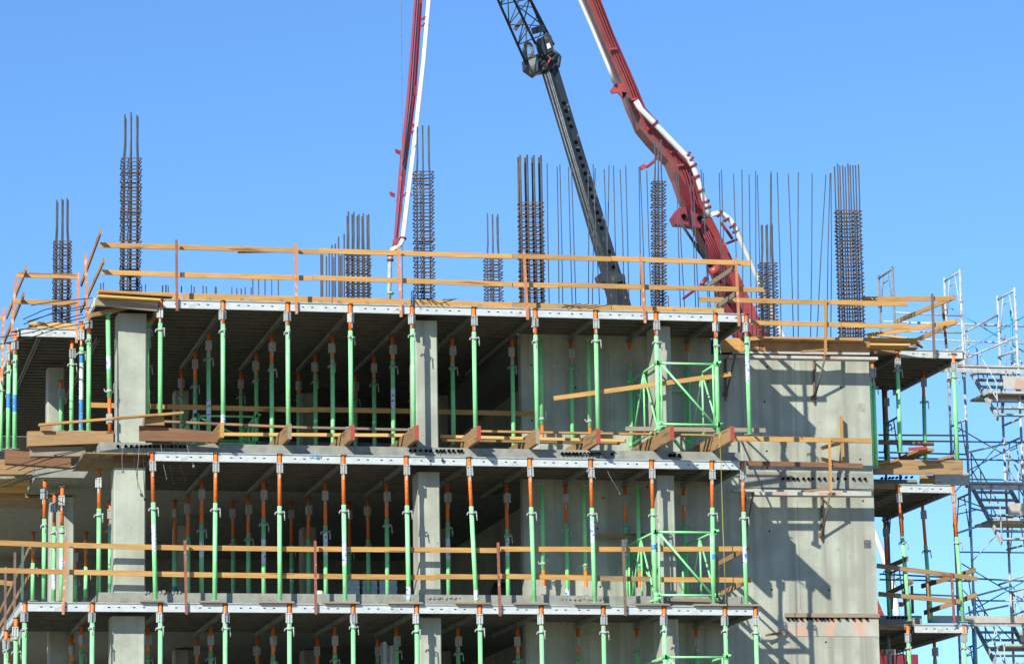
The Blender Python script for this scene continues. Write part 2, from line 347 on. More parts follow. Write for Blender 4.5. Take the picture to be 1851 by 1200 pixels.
# left wing deck and left-hand depth beam
xwr = at(138, 600, WINGY).x
def wing(k, xa, label):
    zt = ZD[k]; d = empty('formwork_deck', (xa, WINGY, zt-.2), label, 'formwork deck', 'set back formwork decks')
    return d
if True:
    zt = ZD['top']
    d = wing('top', XW, 'short pale metal deck set back at the far left of the top storey')
    edge_beam(XW+.06, xwr, WINGY, zt, d); side_beam(XW, WINGY+.06, 19.8, zt, d)
    deck_under(XW, at(172, 545, 0).x+.02, WINGY, 19.8, zt-.0, d, [XW+.5, XW+1.9])
    # mid level: plywood soffit corner and concrete ceiling beyond
    d2 = empty('plywood_soffit', (XL, 1, 13.3), 'bare plywood soffit sheets under the left corner of the middle slab', 'formwork')
    m = MB(); m.box(XL-.35, XP['mid'][0]-.08, .12, 2.9, 13.335, 13.362); m.build('plywood_sheet', PLY, d2)
    m = MB(); m.box(XL-.38, XL-.352, .10, 2.9, 13.32, 13.40); m.build('edge_strip', WGREY, d2)
    m = MB(); m.box(at(205, 825, .45).x, at(270, 825, .45).x, .40, .499, 13.20, 13.33); m.build('kicker_board', WRED, d2)
    m = MB(); m.box(at(-40, 915, 8).x, XL, 7.2, 9.2, 13.30, 13.355); m.build('plywood_sheet', PLY, d2)
    d3 = empty('plywood_soffit', (XL, 1, 9.9), 'plywood strip under the left corner of the lowest slab edge', 'formwork')
    m = MB(); p, q = at(178, 1085, .3), at(292, 1085, .3); m.box(p.x, q.x, .05, .44, 9.955, 9.985); m.build('plywood_sheet', PLY, d3)
# right block decks
RZ = {'top': (1621, 1741), 'mid': (1622, 1722), 'low': (1649, 1748)}
for k in storeys:
    zt = ZD[k]-.12 if k == 'top' else ZD[k]
    zt = at(1680, {'top': 633.5, 'mid': 876.5, 'low': 1129}[k], RIGHTY).z
    ua, ub = RZ[k]; vv = {'top': 640, 'mid': 880, 'low': 1133}[k]
    xa, xb = at(ua, vv, RIGHTY).x, at(ub, vv, RIGHTY).x
    d = empty('formwork_deck', (xa, RIGHTY, zt-.2), 'metal formwork deck overhanging to the right of the core wall, %s storey' % WORD[k], 'formwork deck', 'formwork decks right of the core wall')
    edge_beam(xa+.06, xb-.02, RIGHTY, zt, d); side_beam(xb+.05, RIGHTY+.04, 9.6, zt, d)
    deck_under(CR+.03, xb+.03, RIGHTY, 9.6, zt, d, [xa])
    m = MB(); m.box(CR+.05, xa-.05, RIGHTY-.02, RIGHTY+.1, zt-.12, zt+.02); m.build('timber_edge', WOLD, d)
# top edge form along the roof deck
ef = empty('edge_form', at(178, 530, .4), 'long orange plywood edge board standing along the rim of the top deck', 'formwork')
segs = [(176, 330), (331, 450), (451, 600), (601, 745), (746, 925), (926, 1105), (1106, 1309)]
for i, (a, b) in enumerate(segs):
    def tv(u): return 525.5+(u-176)*(557.5-525.5)/(1310-176)
    p, q = at(a, tv(a), .4), at(b, tv(b), .4)
    m = MB(); m.hexa([Vector((p.x, .38, ZD['top']+.013)), Vector((q.x-.01, .38, ZD['top']+.013)), Vector((q.x-.01, .42, ZD['top']+.013)), Vector((p.x, .42, ZD['top']+.013)),
                      Vector((p.x, .38, p.z)), Vector((q.x-.01, .38, q.z)), Vector((q.x-.01, .42, q.z)), Vector((p.x, .42, p.z))]); m.build('board', WNEW, ef)
for u in (201, 260, 375, 435, 507, 577, 612, 662, 731, 763, 866, 937, 1012, 1110, 1218, 1290):
    p = at(u, 545, .25); z = ZD['top']+.012
    m = MB(); m.prism([Vector((p.x, .37, z)), Vector((p.x, .37, z+.15)), Vector((p.x, .12, z))], (.05, 0, 0)); m.build('kicker', WGREY, ef)
# ------------------------------------------------------------------ shoring props
def make_prop(H, hg, name='shoring_prop', headlow=True):
    e = empty(name, (0, 0, 0), 'x', 'shoring prop')
    m = MB(); m.tube([(0, 0, .012), (0, 0, hg)], .052, 12); m.build('outer_tube', GREEN, e)
    m = MB(); m.box(-.09, .09, -.09, .09, 0, .012); m.build('base_plate', GALV, e)
    m = MB(); m.tube([(0, 0, hg-.02), (0, 0, H)], .043, 12)
    z = hg+.12
    while z < H-.55: m.tube([(0, -.0438, z), (0, -.042, z)], .009, 6, 1); z += .15
    m.build('inner_tube', [ORANGE, CAVITY], e)
    m = MB(); m.tube([(0, 0, hg-.18), (0, 0, hg-.11)], .063, 12)
    m.tube([(-.10, -.02, hg-.15), (-.06, 0, hg-.13), (.06, 0, hg-.13), (.11, -.03, hg-.12)], .016, 6)
    m.tube([(-.10, -.02, hg-.15), (-.11, -.02, hg-.20)], .014, 6)
    m.tube([(.10, -.05, hg-.13), (.11, -.06, hg-.33)], .014, 6); m.tube([(-.04, -.075, hg-.16), (.07, -.08, hg-.155)], .02, 6)
    m.build('collar', GALV, e)
    m = MB(); zt = H-.20
    for x in (-.058, .0, .058):
        m.box(x-.015, x+.015, -.075 if x == 0 else -.065, -.052, zt-.23, zt-(.0 if x else .02))
    m.box(-.05, .05, -.0519, .055, zt-.22, zt-.02)
    m.box(-.066, .066, -.078, -.068, zt-.03, zt-.01); m.box(-.016, .016, -.056, -.04, zt-.36, zt-.25)
    m.build('drop_head', GALV, e)
    m = MB(); m.box(-.07, .07, -.07, .07, H, H+.014); m.build('top_plate', BEAMD, e)
    return e
def add_stick(e, z0, z1, blue=False):
    m = MB(); n = 10
    m.tube([(0, 0, z0), (0, 0, z1)], .0535, 12, cap=False); o = m.build('label_wrap', BSTICK if blue else STICK); o.parent = e
protos = {}
def prop_proto(H, hg):
    key = (round(H, 2), round(hg, 2))
    if key not in protos: protos[key] = make_prop(*key)
    return protos[key]
used = set()
def put_prop(x, y, zb, zt, green, label, group, lean=None, sticks=True, flip=False):
    H = zt-zb; p = prop_proto(H, green*H)
    c = p if id(p) not in used else copy_tree(p)
    if c is p: used.add(id(p))
    c.location = (x, y, zb); c['label'] = label; c['group'] = group
    c.rotation_euler = (0, 0, random.uniform(-1.2, 1.0))
    if lean: c.rotation_euler = (0, math.atan2(lean, H), 0)
    c['category'] = 'shoring prop'
    if sticks == 'none': return c
    return c
stick_jobs = []
rows = {'top': [0, 2.55, 5.1, 7.8], 'mid': [0, 2.55, 5.1, 7.8], 'low': [0, 2.55, 5.1]}
ROWN = ['front row', 'second row back', 'third row back', 'fourth row back', 'fifth row back']
timber_z = at(527, 766, -.4).z
feetB = {'mid': [281, 388, 506, 624, 739, 861, 966, 1075, 1185, 1290, 1349]}
for k in storeys:
    for r, y in enumerate(rows[k]):
        lst = [(i, x) for i, x in enumerate(XP[k]) if (y < .1) or (y < 2.7 and i < len(XP[k])-1) or (x < CL-.5)]
        if r == 0 and k == 'low': lst = list(enumerate(XP[k]))
        for n, (i, x) in enumerate(lst):
            zt = ZD[k]-.002 if y == 0 else ZD[k]-.255 if (y < 5.3 or k == 'top') else ZD[k]-.004
            zb = ZS[k]; lean = None; xb = x
            if y == 0:
                if k == 'top': zb = timber_z+.002 if i not in (0, ) else 13.98
                if k == 'mid':
                    zb = 9.94+.06; xb = at(feetB['mid'][i], 1080, 0).x; lean = x-xb
                if k == 'low': zb = 6.56
            else: zb += random.uniform(0, .0)
            gr = {'top': .80, 'mid': .66, 'low': .88}[k] if y == 0 else {'top': .82, 'mid': .70, 'low': .84}[k]
            if r and random.random() < .35: gr -= .06
            gr += random.choice((-.015, 0, 0, .012))
            lab = 'green and orange prop, %s, %s, %s storey' % (nth(n, len(lst)), ROWN[r], WORD[k])
            o = put_prop(xb, y, zb, zt, gr, lab, 'shoring props of the %s storey' % WORD[k], lean)
            stick_jobs.append((o, gr*(zt-zb), r))
for (o, hg, r) in stick_jobs:
    t = random.random(); c = hg*random.uniform(.35, .65)
    if t < .16: add_stick(o, c, c+random.uniform(.3, .6))
    elif t < .22: add_stick(o, c-.3, c); add_stick(o, c+.01, c+.25, True)
    elif t < .34: add_stick(o, .06, random.uniform(.2, .45), random.random() < .3)
    elif t < .42: add_stick(o, c, c+.12, True)
# props at the stepped-back left corner and at the right of the core: (u top, v top, u foot, v foot, depth, green share, text)
def prop_px(u, v, v2, y, gr, text, u2=None, group='shoring props of the stepped back corners'):
    a = at(u, v, y); b = at(u2 if u2 is not None else u, v2, y)
    return put_prop(b.x, y, b.z, a.z, gr, text, group, (a.x-b.x) if u2 is not None else None)
L1 = [(160, 561, 780, 1.3, .80, 'green and orange prop nearest the column at the top left corner, on the brown timber'),
      (146.5, 582, 780, 2.6, .77, 'prop wrapped in blue and white stickers at the top left corner'),
      (129, 615, 780, 4.05, .80, 'prop with three white brackets carrying the right end of the top left wing deck'),
      (26, 600, 812, 4.0, .80, 'prop under the left end of the top left wing deck, short fallen sticker'),
      (14.5, 621, 812, 5.3, .79, 'second prop in the depth row at the far top left, blue sticker'),
      (1, 665, 815, 8.0, .80, 'prop cut by the left edge of the picture in the top storey'),
      (110, 688, 779, 7.2, .82, 'green prop in shade before the narrow column at top left'),
      (79, 868, 1088, 1.9, .68, 'leftmost sunlit prop of the middle storey, beside a wider white label'),
      (97, 893, 1088, 4.2, .70, 'middle one of the three close props at the left of the middle storey'),
      (111, 880, 1088, 3.0, .66, 'prop with blue and white label before the left column of the middle storey'),
      (178, 848, 1088, .9, .70, 'prop just left of the big left column in the middle storey'),
      (199, 905, 1072, 4.6, .74, 'shaded prop tucked behind the left side of the big middle storey column'),
      (59, 962, 1086, 9, .55, 'far shaded prop with a lit green foot at the left of the middle storey'),
      (155, 962, 1086, 9, .5, 'far rust red prop left of the big column, middle storey'),
      (137, 985, 1086, 10.4, .5, 'farthest dim prop between the two left columns of the middle storey'),
      (27, 1117, 1330, 1.4, .88, 'second prop behind the left corner of the lowest deck'),
      (9.5, 1139, 1345, 3.0, .88, 'third prop behind the left corner of the lowest deck, at the picture edge'),
      (92, 1150, 1340, 6, .8, 'dim rust red prop below the left part of the lowest deck'),
      (128, 1146, 1340, 5.4, .8, 'dim rust red prop with white bracket below the lowest deck')]
wrap_ids = {}
for a in L1:
    o = prop_px(*a)
    wrap_ids[a[0]] = o
add_stick(wrap_ids[146.5], .1, .75, True); add_stick(wrap_ids[146.5], .76, 1.6); add_stick(wrap_ids[146.5], 1.62, 1.85, True)
add_stick(wrap_ids[111], .7, 1.05); add_stick(wrap_ids[14.5], 1.0, 1.35, True); add_stick(wrap_ids[26], .9, 1.3, True); add_stick(wrap_ids[97], .3, .8)
R1 = [(1621, 634, 818, 4.0, .86, 'left front prop under the right hand deck, top storey', 1628),
      (1723, 640, 838, 4.0, .84, 'right front prop under the right hand deck, top storey', 1731),
      (1668.5, 670, 838, 6.1, .72, 'rear right prop with blue foot under the right hand deck, top storey', 1673),
      (1601, 706, 838, 8.8, .6, 'rear left dark prop under the right hand deck, top storey', 1606),
      (1622, 877, 1122, 4.0, .62, 'left front prop under the right hand deck, middle storey', 1645),
      (1722, 877, 1124, 4.0, .62, 'right front prop under the right hand deck, middle storey', 1741),
      (1667, 908, 1124, 6.1, .64, 'rear right prop under the right hand deck, middle storey', 1684),
      (1599, 940, 1124, 8.8, .55, 'rear left dark prop under the right hand deck, middle storey', 1608),
      (1649, 1129, 1340, 4.0, .85, 'left front prop under the right hand deck, lowest storey', None),
      (1750, 1129, 1340, 4.0, .85, 'right front prop under the right hand deck, lowest storey', None),
      (1696, 1155, 1340, 6.1, .8, 'rear prop under the right hand deck, lowest storey', None)]
for a in R1: prop_px(*a, group='shoring props right of the core wall')
# inner green post cluster at the right edge of the core, top storey
for i, (u, y) in enumerate(((1577, 3.2), (1584, 3.5))):
    prop_px(u, 652, 846, y, .8 if i else .97, ['plain green prop hugging the right edge of the core wall, top storey', 'green prop with orange foot beside the right edge of the core wall'][i], None, 'shoring props right of the core wall')
# upside-down prop left of column
up_ = make_prop(2.75, 1.95); a = at(195, 566, .3); b = at(199, 797, .3)
up_.location = (a.x, .3, a.z); up_.rotation_euler = (math.pi, -math.atan2(b.x-a.x, a.z-b.z), 0)
up_['label'] = 'upside down prop with its orange end at the bottom, left of the top storey column'; up_['group'] = 'shoring props of the stepped back corners'
add_stick(up_, 1.0, 1.3); up2 = make_prop(2.9, 2.85); a = at(265, 797, .9); up2.location = (a.x, .9, 13.66)
up2['label'] = 'dark green prop just right of the top storey left column'; up2['group'] = up_['group']
# reversed props seen against the shaded core wall in the middle storey
for j, (u, v, y, k) in enumerate(((979, 872, 2.2, 'mid'), (1055, 875, 2.4, 'mid'), (1152, 875, 2.4, 'mid'), (977, 620, 2.1, 'top'), (1063, 622, 2.3, 'top'))):
    zt = ZD[k]-.255; zb = ZS[k]; pr = make_prop(zt-zb, (zt-zb)*.72); a = at(u, v, y)
    pr.location = (a.x, y, zt); pr.rotation_euler = (math.pi, 0, 0)
    pr['label'] = 'upside down green prop before shaded core wall, %s storey, %s' % (WORD[k], ['left one of three', 'middle one of three', 'right one of three', 'left one of two', 'right one of two'][j])
    pr['group'] = 'upside down props against the core wall'
# plates under the middle storey front props
for n, u in enumerate(feetB['mid']):
    if n in (1, 0): wd = .3
    else: wd = .45
    p = at(u-4, 1083, 0); m = MB(); m.box(p.x-wd, p.x+wd*.8, -.12, .30, 9.955, 9.995)
    one('bearing_plate', m, WGREY if n != 5 else WOLD, 'thin plywood pad under the %s front prop of the middle storey' % nth(n, 11), 'wood pad', 'plywood pads under the front props')
# ------------------------------------------------------------------ shoring frames
def fr_panel(P, Q, z0, z1, kind, parent, r=.026):
    """bracing panel between prop lines at P and Q (x, y)"""
    P, Q = Vector((P[0], P[1], 0)), Vector((Q[0], Q[1], 0)); d = (Q-P); L = d.length; d.normalize()
    def g(s, h): v = P+d*s; return Vector((v.x, v.y, z0+h))
    H = z1-z0; m = MB(); i0, i1 = .09, L-.09
    m.tube([g(.02, H), g(L-.02, H)], r); m.tube([g(.02, 0), g(L-.02, 0)], r)
    m.tube([g(i0, 0), g(i0, H)], r*.9); m.tube([g(i1, 0), g(i1, H)], r*.9)
    if kind == 'diag': m.tube([g(i0+.03, H-.04), g(i1-.03, .04)], r)
    else:
        m.tube([g(L/2, H-.02), g(i0+.03, .05)], r*.9); m.tube([g(L/2, H-.02), g(L/2, .02)], r*.9); m.tube([g(L/2, H-.02), g(i1-.03, .05)], r*.9)
    for h in (0, H):
        for s in (.0, L):
            c = g(s, h); m.tube([c-Vector((0, 0, .05)), c+Vector((0, 0, .05))], .072, 10)
            m.tube([c+Vector((.03, -.06, .02)), c+Vector((.09, -.10, .03))], .016, 6)
    return m.build('side_frame', GREEN, parent)
def frame_tower(xa, xb, ya, yb, z0, z1, label):
    e = empty('bracing_tower', (xa, ya, z0), label, 'shoring frame', 'green bracing frames between props')
    fr_panel((xa, ya), (xb, ya), z0, z1, 'diag', e); fr_panel((xa, ya), (xa, yb), z0-.1, z1, 'vee', e)
    fr_panel((xb, ya), (xb, yb), z0, z1+.02, 'vee', e); fr_panel((xa, yb), (xb, yb), z0-.3, z1-.2, 'diag', e)
for k, ia, va, vb in (('top', 8, 656, 766), ('mid', 8, 961, 1075)):
    xa, xb = XP[k][ia], XP[k][ia+1]
    if k == 'mid': xa += .04; xb += .02
    frame_tower(xa, xb, 0, 2.55, at(1185, vb, 0).z, at(1185, va, 0).z, 'light green tubular bracing frame between the right hand props of the %s storey' % WORD[k])
frame_tower(XP['low'][10], XP['low'][11], 0, 2.55, 6.9, at(1208, 1187, 0).z, 'light green tubular bracing frame just entering at the bottom of the picture')
frame_tower(XP['top'][1], XP['top'][2], 5.1, 7.6, at(345, 800, 5.1).z, at(345, 751, 5.1).z, 'shaded green bracing frame deep inside the top storey at left')
# ------------------------------------------------------------------ boards
def plank(p, q, ht=.1, wd=.04): m = MB(); m.bar(p, q, wd, ht); return m
def gpl(u0, v0, u1, v1, y, y1=None, ht=.115, wd=.04):
    return plank(at(u0, v0, y), at(u1, v1, y if y1 is None else y1), ht, wd)
def guard(loc, label, rails, posts, group='timber guardrails'):
    e = empty('guardrail', loc, label, 'guardrail', group)
    for r in rails:
        m = r[1] if len(r) > 1 else WNEW
        gpl(*r[0]).build('rail', m, e)
    for (u0, v0, u1, v1, y, m) in posts:
        q = MB(); q.bar(at(u0, v0, y), at(u1, v1, y), .055, .06, upv=(0, 1, 0)); q.build('post', m, e)
    return e
# long top guardrail
guard(at(180, 540, .1), 'long double timber guardrail running along the whole front of the roof deck',
      [((181, 443, 541, 453, .12),), ((576, 453.5, 925, 464, .12),), ((430, 456, 600, 452, .17, .17, .05),), ((926, 463, 1104, 468.5, .12),), ((1105, 467.5, 1356, 476, .12),), ((541, 455, 577, 455, .13),),
       ((184, 492, 330, 497, .12),), ((331, 497, 564, 503, .12),), ((565, 502, 925, 514, .12),), ((926, 514.5, 1010, 516.5, .16),), ((1008, 515, 1160, 519, .12),), ((1161, 519, 1380, 524, .12),)],
      [(319, 434, 320, 562, -.07, POSTR), (534, 441, 536, 568, -.07, POSTO), (720, 447, 725, 573, -.07, POSTO), (947, 456, 954, 578, -.07, POSTO), (1158, 461, 1166, 584, -.07, POSTO), (1330, 466, 1336, 590, -.07, POSTO)])
# side rails of the roof at left and right
guard(at(154, 560, 1), 'steeply foreshortened guardrail with orange posts at the left corner of the roof deck',
      [((182, 419, 147, 514, -.6, 5.2), WOLD), ((188, 470, 146, 562, -.6, 4.9), WOLD), ((175, 478, 140, 585, .3, 5.5), WOLD)][:2], [(154, 460, 158, 566, 1.3, POSTO), (141, 493, 138, 620, 3.6, POSTO)])
guard(at(1330, 560, .1), 'short foreshortened guardrail boards returning from the right corner of the roof deck',
      [((1328, 484, 1272, 521, .2, 2.6), WGREY), ((1331, 530, 1294, 556, .2, 2.5), WGREY)], [(1293.5, 525, 1294, 565, 2.4, WGREY)])
guard(at(30, 600, 4), 'guardrail with leaning orange posts around the far left wing of the roof',
      [((30, 497, 145, 500, 4.0),), ((27, 545, 143, 548, 4.0),), ((48, 485, 12, 573, 3.4, 8.5), WOLD), ((43, 532, 6, 622, 3.4, 8.5), WOLD), ((-20, 571, 8, 575, 9.5), WNEW), ((-20, 625, 8, 628, 9.5), WNEW)],
      [(29, 503, 20, 612, 4.1, POSTO), (7, 556, 3, 690, 7.5, POSTO)])
# lowest guardrail
guard(at(0, 1090, .1), 'long double timber guardrail across the front of the middle storey',
      [((-20, 980, 118, 985.5, .14),), ((122, 985, 334, 990, .14),), ((337, 989.5, 568, 992.5, .14),), ((572, 992, 898, 994.5, .14),), ((904, 992, 1128, 992.5, .14),), ((1130, 992.5, 1356, 991.5, .14),),
       ((-20, 1030, 118, 1033.5, .14),), ((122, 1033.5, 334, 1038, .14),), ((337, 1038, 568, 1041, .14),), ((572, 1041, 788, 1043.5, .14),), ((787, 1041.5, 900, 1042.5, .10),), ((904, 1041, 1070, 1044, .14),), ((1080, 1045, 1175, 1046, .14), WOLD), ((1192, 1047, 1358, 1048, .14),)],
      [(119, 975, 114, 1110, -.07, POSTO), (334, 976, 337, 1110, -.07, POSTR), (569.5, 977, 571, 1110, -.07, POSTR), (900, 980, 904, 1113, -.07, POSTR), (1126, 975, 1131, 1112, -.07, POSTB)])
guard(at(1350, 1060, 0), 'two short slanting return boards at the right end of the middle storey guardrail',
      [((1350, 992, 1297, 1019, .0, 2.4), WOLD), ((1350, 1050, 1297, 1076, .0, 2.4), WOLD)], [(1297, 1005, 1298, 1085, 2.3, WGREY)])
guard(at(20, 1100, 3), 'foreshortened guardrail with brown posts behind the left corner of the middle storey',
      [((55, 987, -5, 1118, .6, 7.5), WOLD), ((55, 1037, -5, 1140, .6, 6.5), WOLD), ((-10, 1051, 26, 1055, 6.5), WNEW)],
      [(27, 998, 26, 1140, 2.2, POSTB), (10, 1024, 9, 1150, 3.6, POSTB), (41, 985, 40, 1085, 1.4, mat('teal_post', (.06, .17, .13), (.05, .12, .1)))])
# inner guardrail in the top storey
e = guard(at(160, 740, 3), 'single timber rail crossing behind the second row of props in the top storey',
      [((162, 732, 300, 735, 2.75),), ((302, 735, 560, 741, 2.75),), ((560, 740, 745, 743, 2.75),), ((793, 744, 965, 748, 2.75),)], [(938, 768, 957, 750, 3.0, WOLD)])
# guard rail at the right hand of the core top
guard(at(1300, 640, 2), 'double timber guardrail on the bracket walkway at the top of the core wall',
      [((1264, 541, 1500, 547, 2.05),), ((1501, 546.5, 1641, 549.5, 2.05),), ((1358, 583, 1520, 587, 2.05),), ((1521, 587, 1644, 590.5, 2.05),)],
      [(1492, 542, 1492, 642, 1.98, WNEW)])
guard(at(1690, 620, 4), 'crossing timber rails on the right hand deck of the top storey, brown posts',
      [((1560, 540.5, 1716, 540, 3.9),), ((1621, 581, 1726, 537, 6.8, 3.8),), ((1567, 607, 1730, 581, 4.2, 3.8),), ((1657, 615, 1730, 580, 6.8, 3.7),)],
      [(1685, 531, 1689, 648, 3.85, POSTB), (1704, 550, 1711, 630, 5.0, POSTB)])
guard(at(1450, 880, 2), 'timber guardrail on the lower bracket walkway of the core wall',
      [((1322, 792.5, 1498, 795, 2.05),), ((1501, 795, 1576, 797, 2.05),), ((1346, 837, 1498, 840, 2.05), WRED), ((1505, 840, 1559, 842, 2.05), WRED)],
      [(1499, 793, 1502, 890, 1.98, WNEW)])
guard(at(1680, 1080, 4), 'worn timber guardrail with slanting side boards right of the core, middle storey',
      [((1585, 1022, 1720, 1039, 3.9), WOLD), ((1721, 1039, 1766, 1046, 3.9), WOLD), ((1588, 1073, 1736, 1087, 3.9), WOLD), ((1666, 1059, 1763, 1030, 6.3, 3.8), WOLD), ((1671, 1107, 1765, 1075, 6.3, 3.8), WOLD), ((1604, 1025, 1641, 1009, 5.2, 3.7), WOLD), ((1604, 1073, 1650, 1050, 5.2, 3.7), WOLD)],
      [(1720, 1035, 1725, 1126, 3.85, POSTR), (1675, 1040, 1679, 1122, 5.0, POSTO), (1648, 1058, 1650, 1108, 5.2, POSTB)])
def loose(name, m, mt, label, cat='plank', group=None): return one(name, m, mt, label, cat, group)
loose('plank', gpl(1001, 720, 1321, 676, .18, ht=.105), WNEW, 'tilted orange plank leaning across the bracing frame of the top storey')
loose('plank', gpl(70, 768, 331, 746, -.35, -.2, ht=.05, wd=.14), WNEW, 'thin tilted plank lying over the timbers in front of the left column')
loose('plank', gpl(1131, 775, 1383, 778, .35, ht=.10, wd=.1), WGREY, 'grey brown plank lying across the two rightmost red ended timbers')
loose('plank', gpl(297, 762, 562, 773.5, .75, ht=.05, wd=.12), WOLD, 'upper thin board left half behind the timber ends', group='thin boards across the timbers')
loose('plank', gpl(563, 773, 745, 777, .75, ht=.05, wd=.12), WGREY, 'upper thin grey board between the second and fourth timber ends', group='thin boards across the timbers')
loose('plank', gpl(865, 779.5, 1185, 785, .75, ht=.045, wd=.12), WNEW, 'upper thin orange board right of the middle column', group='thin boards across the timbers')
loose('plank', gpl(1190, 785, 1292, 787, .75, ht=.04, wd=.12), WNEW, 'short thin orange board between the two rightmost timbers', group='thin boards across the timbers')
loose('plank', gpl(395, 785, 745, 787, 1.4, ht=.075, wd=.12), WYEL, 'lower yellow board left of the middle column behind the timber ends', group='thin boards across the timbers')
loose('plank', gpl(795, 789, 1130, 797, 1.2, ht=.07, wd=.14), WYEL, 'lower yellow board right of the middle column behind the timber ends', group='thin boards across the timbers')
loose('plank', gpl(797, 796, 1120, 801, .9, ht=.05, wd=.14), WOLD, 'lowest brown board on the slab right of the middle column', group='thin boards across the timbers')
loose('plank', gpl(1520, 752, 1524, 840, 2.6, ht=.12, wd=.05), WNEW, 'upright stud standing against the core wall above the lower walkway')
loose('plank', gpl(1484, 810, 1520, 800, 2.0, 2.7, ht=.09), WOLD, 'upper short crosspiece between walkway post and core wall', group='short crosspieces')
loose('plank', gpl(1484, 829, 1520, 838, 2.0, 2.7, ht=.09), WOLD, 'lower short crosspiece between walkway post and core wall', group='short crosspieces')
loose('plank', gpl(1588, 800, 1688, 802.5, 6.0, ht=.09), WOLD, 'dark worn board right of the core wall in the top storey')
loose('plank', gpl(1384, 1148, 1418, 1142, 2.55, 2.65, ht=.06), WOLD, 'small broken board stuck to the core wall low down')
loose('plank', gpl(1078, 969, 1165, 967, 2.5, ht=.09), WOLD, 'dull board against the shaded core wall behind the bracing frame')
loose('plank', gpl(1205, 1083, 1308, 1086, .38, ht=.075), WGREY, 'old grey board on the slab edge below the middle storey bracing frame')
# timbers standing out of the slab edge under the top storey props
TIMB = [(405, 764, 791, -.45, WOLD, WNEW), (527, 765, 792, -.4, WOLD, WGREY), (641, 768, 795, -.4, WOLD, REDEND), (757, 766, 794, -.55, WOLD, REDEND), (869, 769, 797, -.6, WOLD, REDEND), (975, 773, 803, -.3, WOLD, WGREY), (1085, 776, 805, -.5, WOLD, REDEND), (1218, 767, 795, -1.15, WOLD, REDEND), (1327, 768, 796, -1.2, WOLD, REDEND)]
for i, (u, v0, v1, y, m1, m2) in enumerate(TIMB):
    a, b = at(u, v0, y), at(u, v1, y); zt = timber_z; zb = 13.662
    e = empty('outrigger_timber', (a.x, y, zb), 'heavy timber poking out of the slab edge, %s, %s end' % (nth(i, 9), {0: 'pale', 1: 'grey', 5: 'grey'}.get(i, 'red painted')), 'timber', 'timbers poking out under the top storey props')
    m = MB(); m.hexa([Vector(p) for p in ((a.x, y+.01, zb), (a.x, 3.0 if a.x > CL-1 and False else 2.6, zb), (a.x-.09, 2.6, zb), (a.x-.09, y+.01, zb), (a.x, y+.01, zt), (a.x, 2.6, zt), (a.x-.09, 2.6, zt), (a.x-.09, y+.01, zt))]); m.build('beam', m1, e)
    m = MB(); m.box(a.x-.091, a.x+.001, y, y+.0098, zb-.001, zt+.001); m.build('end_face', m2, e)
def facet(name, u0, v0, u1, v1, y, dep, m, label, group=None, v0b=None, v1b=None):
    """board seen face on: corners given by its left and right end"""
    a, b = at(u0, v0, y), at(u1, v0b if v0b else v0, y); c, d = at(u0, v1, y), at(u1, v1b if v1b else v1, y); D = Vector((0, dep, 0))
    q = MB(); q.hexa([c, d, d+D, c+D, a, b, b+D, a+D]); return one(name, q, m, label, 'timber', group)
facet('timber', 252, 769, 393, 796, -.02, .09, WRED, 'dark red brown timber lying along the slab edge right of the left column', 'left corner timbers', 780, 799)
facet('timber', 262, 752, 297, 768, -.15, .5, WOLD, 'short fat block on top of the dark red brown timber', 'left corner timbers')
facet('timber', 50, 779, 205, 806, 1.0, .3, WOLD, 'upper long pale brown timber below the top left props', 'left corner timbers', 779, 800)
facet('timber', 55, 807, 152, 824, 1.15, .3, WGREY, 'grey stained board directly under the upper long timber', 'left corner timbers')
facet('timber', 10, 812, 128, 837, 2.6, .3, WRED, 'dark timber with an orange end below the grey stained board', 'left corner timbers', 824, 845)
facet('timber', -30, 830, 71, 857, 5.0, .3, WOLD, 'orange brown timber running out of the picture at the left', 'left corner timbers')
facet('timber', -30, 865, 55, 875, 5.5, .4, WYEL, 'upper yellow board stacked at the far left', 'left corner timbers')
facet('timber', -30, 877, 50, 888, 5.8, .4, WYEL, 'lower yellow board stacked at the far left', 'left corner timbers')
facet('timber', -30, 889, 46, 900, 6.1, .4, WOLD, 'brown board at the bottom of the far left stack', 'left corner timbers')
facet('timber', 75, 766, 95, 778, .9, .4, WOLD, 'small wedge block below the thin tilted plank at left', 'left corner timbers')
facet('timber', 1580, 831, 1741, 857, 3.75, .09, WOLD, 'big plywood faced timber on the slab right of the core wall', 'right corner timbers')
a = at(1676, 812, 3.3); m = MB(); m.bar(a, at(1600, 845, 6.2), .38, .07); one('timber', m, WOLD, 'broad grey board with a red end jutting out right of the core wall', 'timber', 'right corner timbers')
a = at(1674, 810, 3.26); m = MB(); m.bar(at(1642, 812, 3.28), at(1675, 809, 3.27), .01, .085); one('timber', m, REDEND, 'red painted strip nailed to the end of the broad grey board', 'timber', 'right corner timbers')
facet('timber', 1583, 838, 1625, 843, 3.6, .1, WNEW, 'small orange batten lying left of the broad grey board', 'right corner timbers', 828, 833)
facet('timber', 1697, 827, 1728, 832, 3.7, .1, WOLD, 'small worn batten on top of the plywood faced timber', 'right corner timbers', 820, 824)
facet('timber', 1664, 859, 1690, 873, 4.3, .1, WNEW, 'short orange filler board at the slab edge below the plywood faced timber', 'right corner timbers')
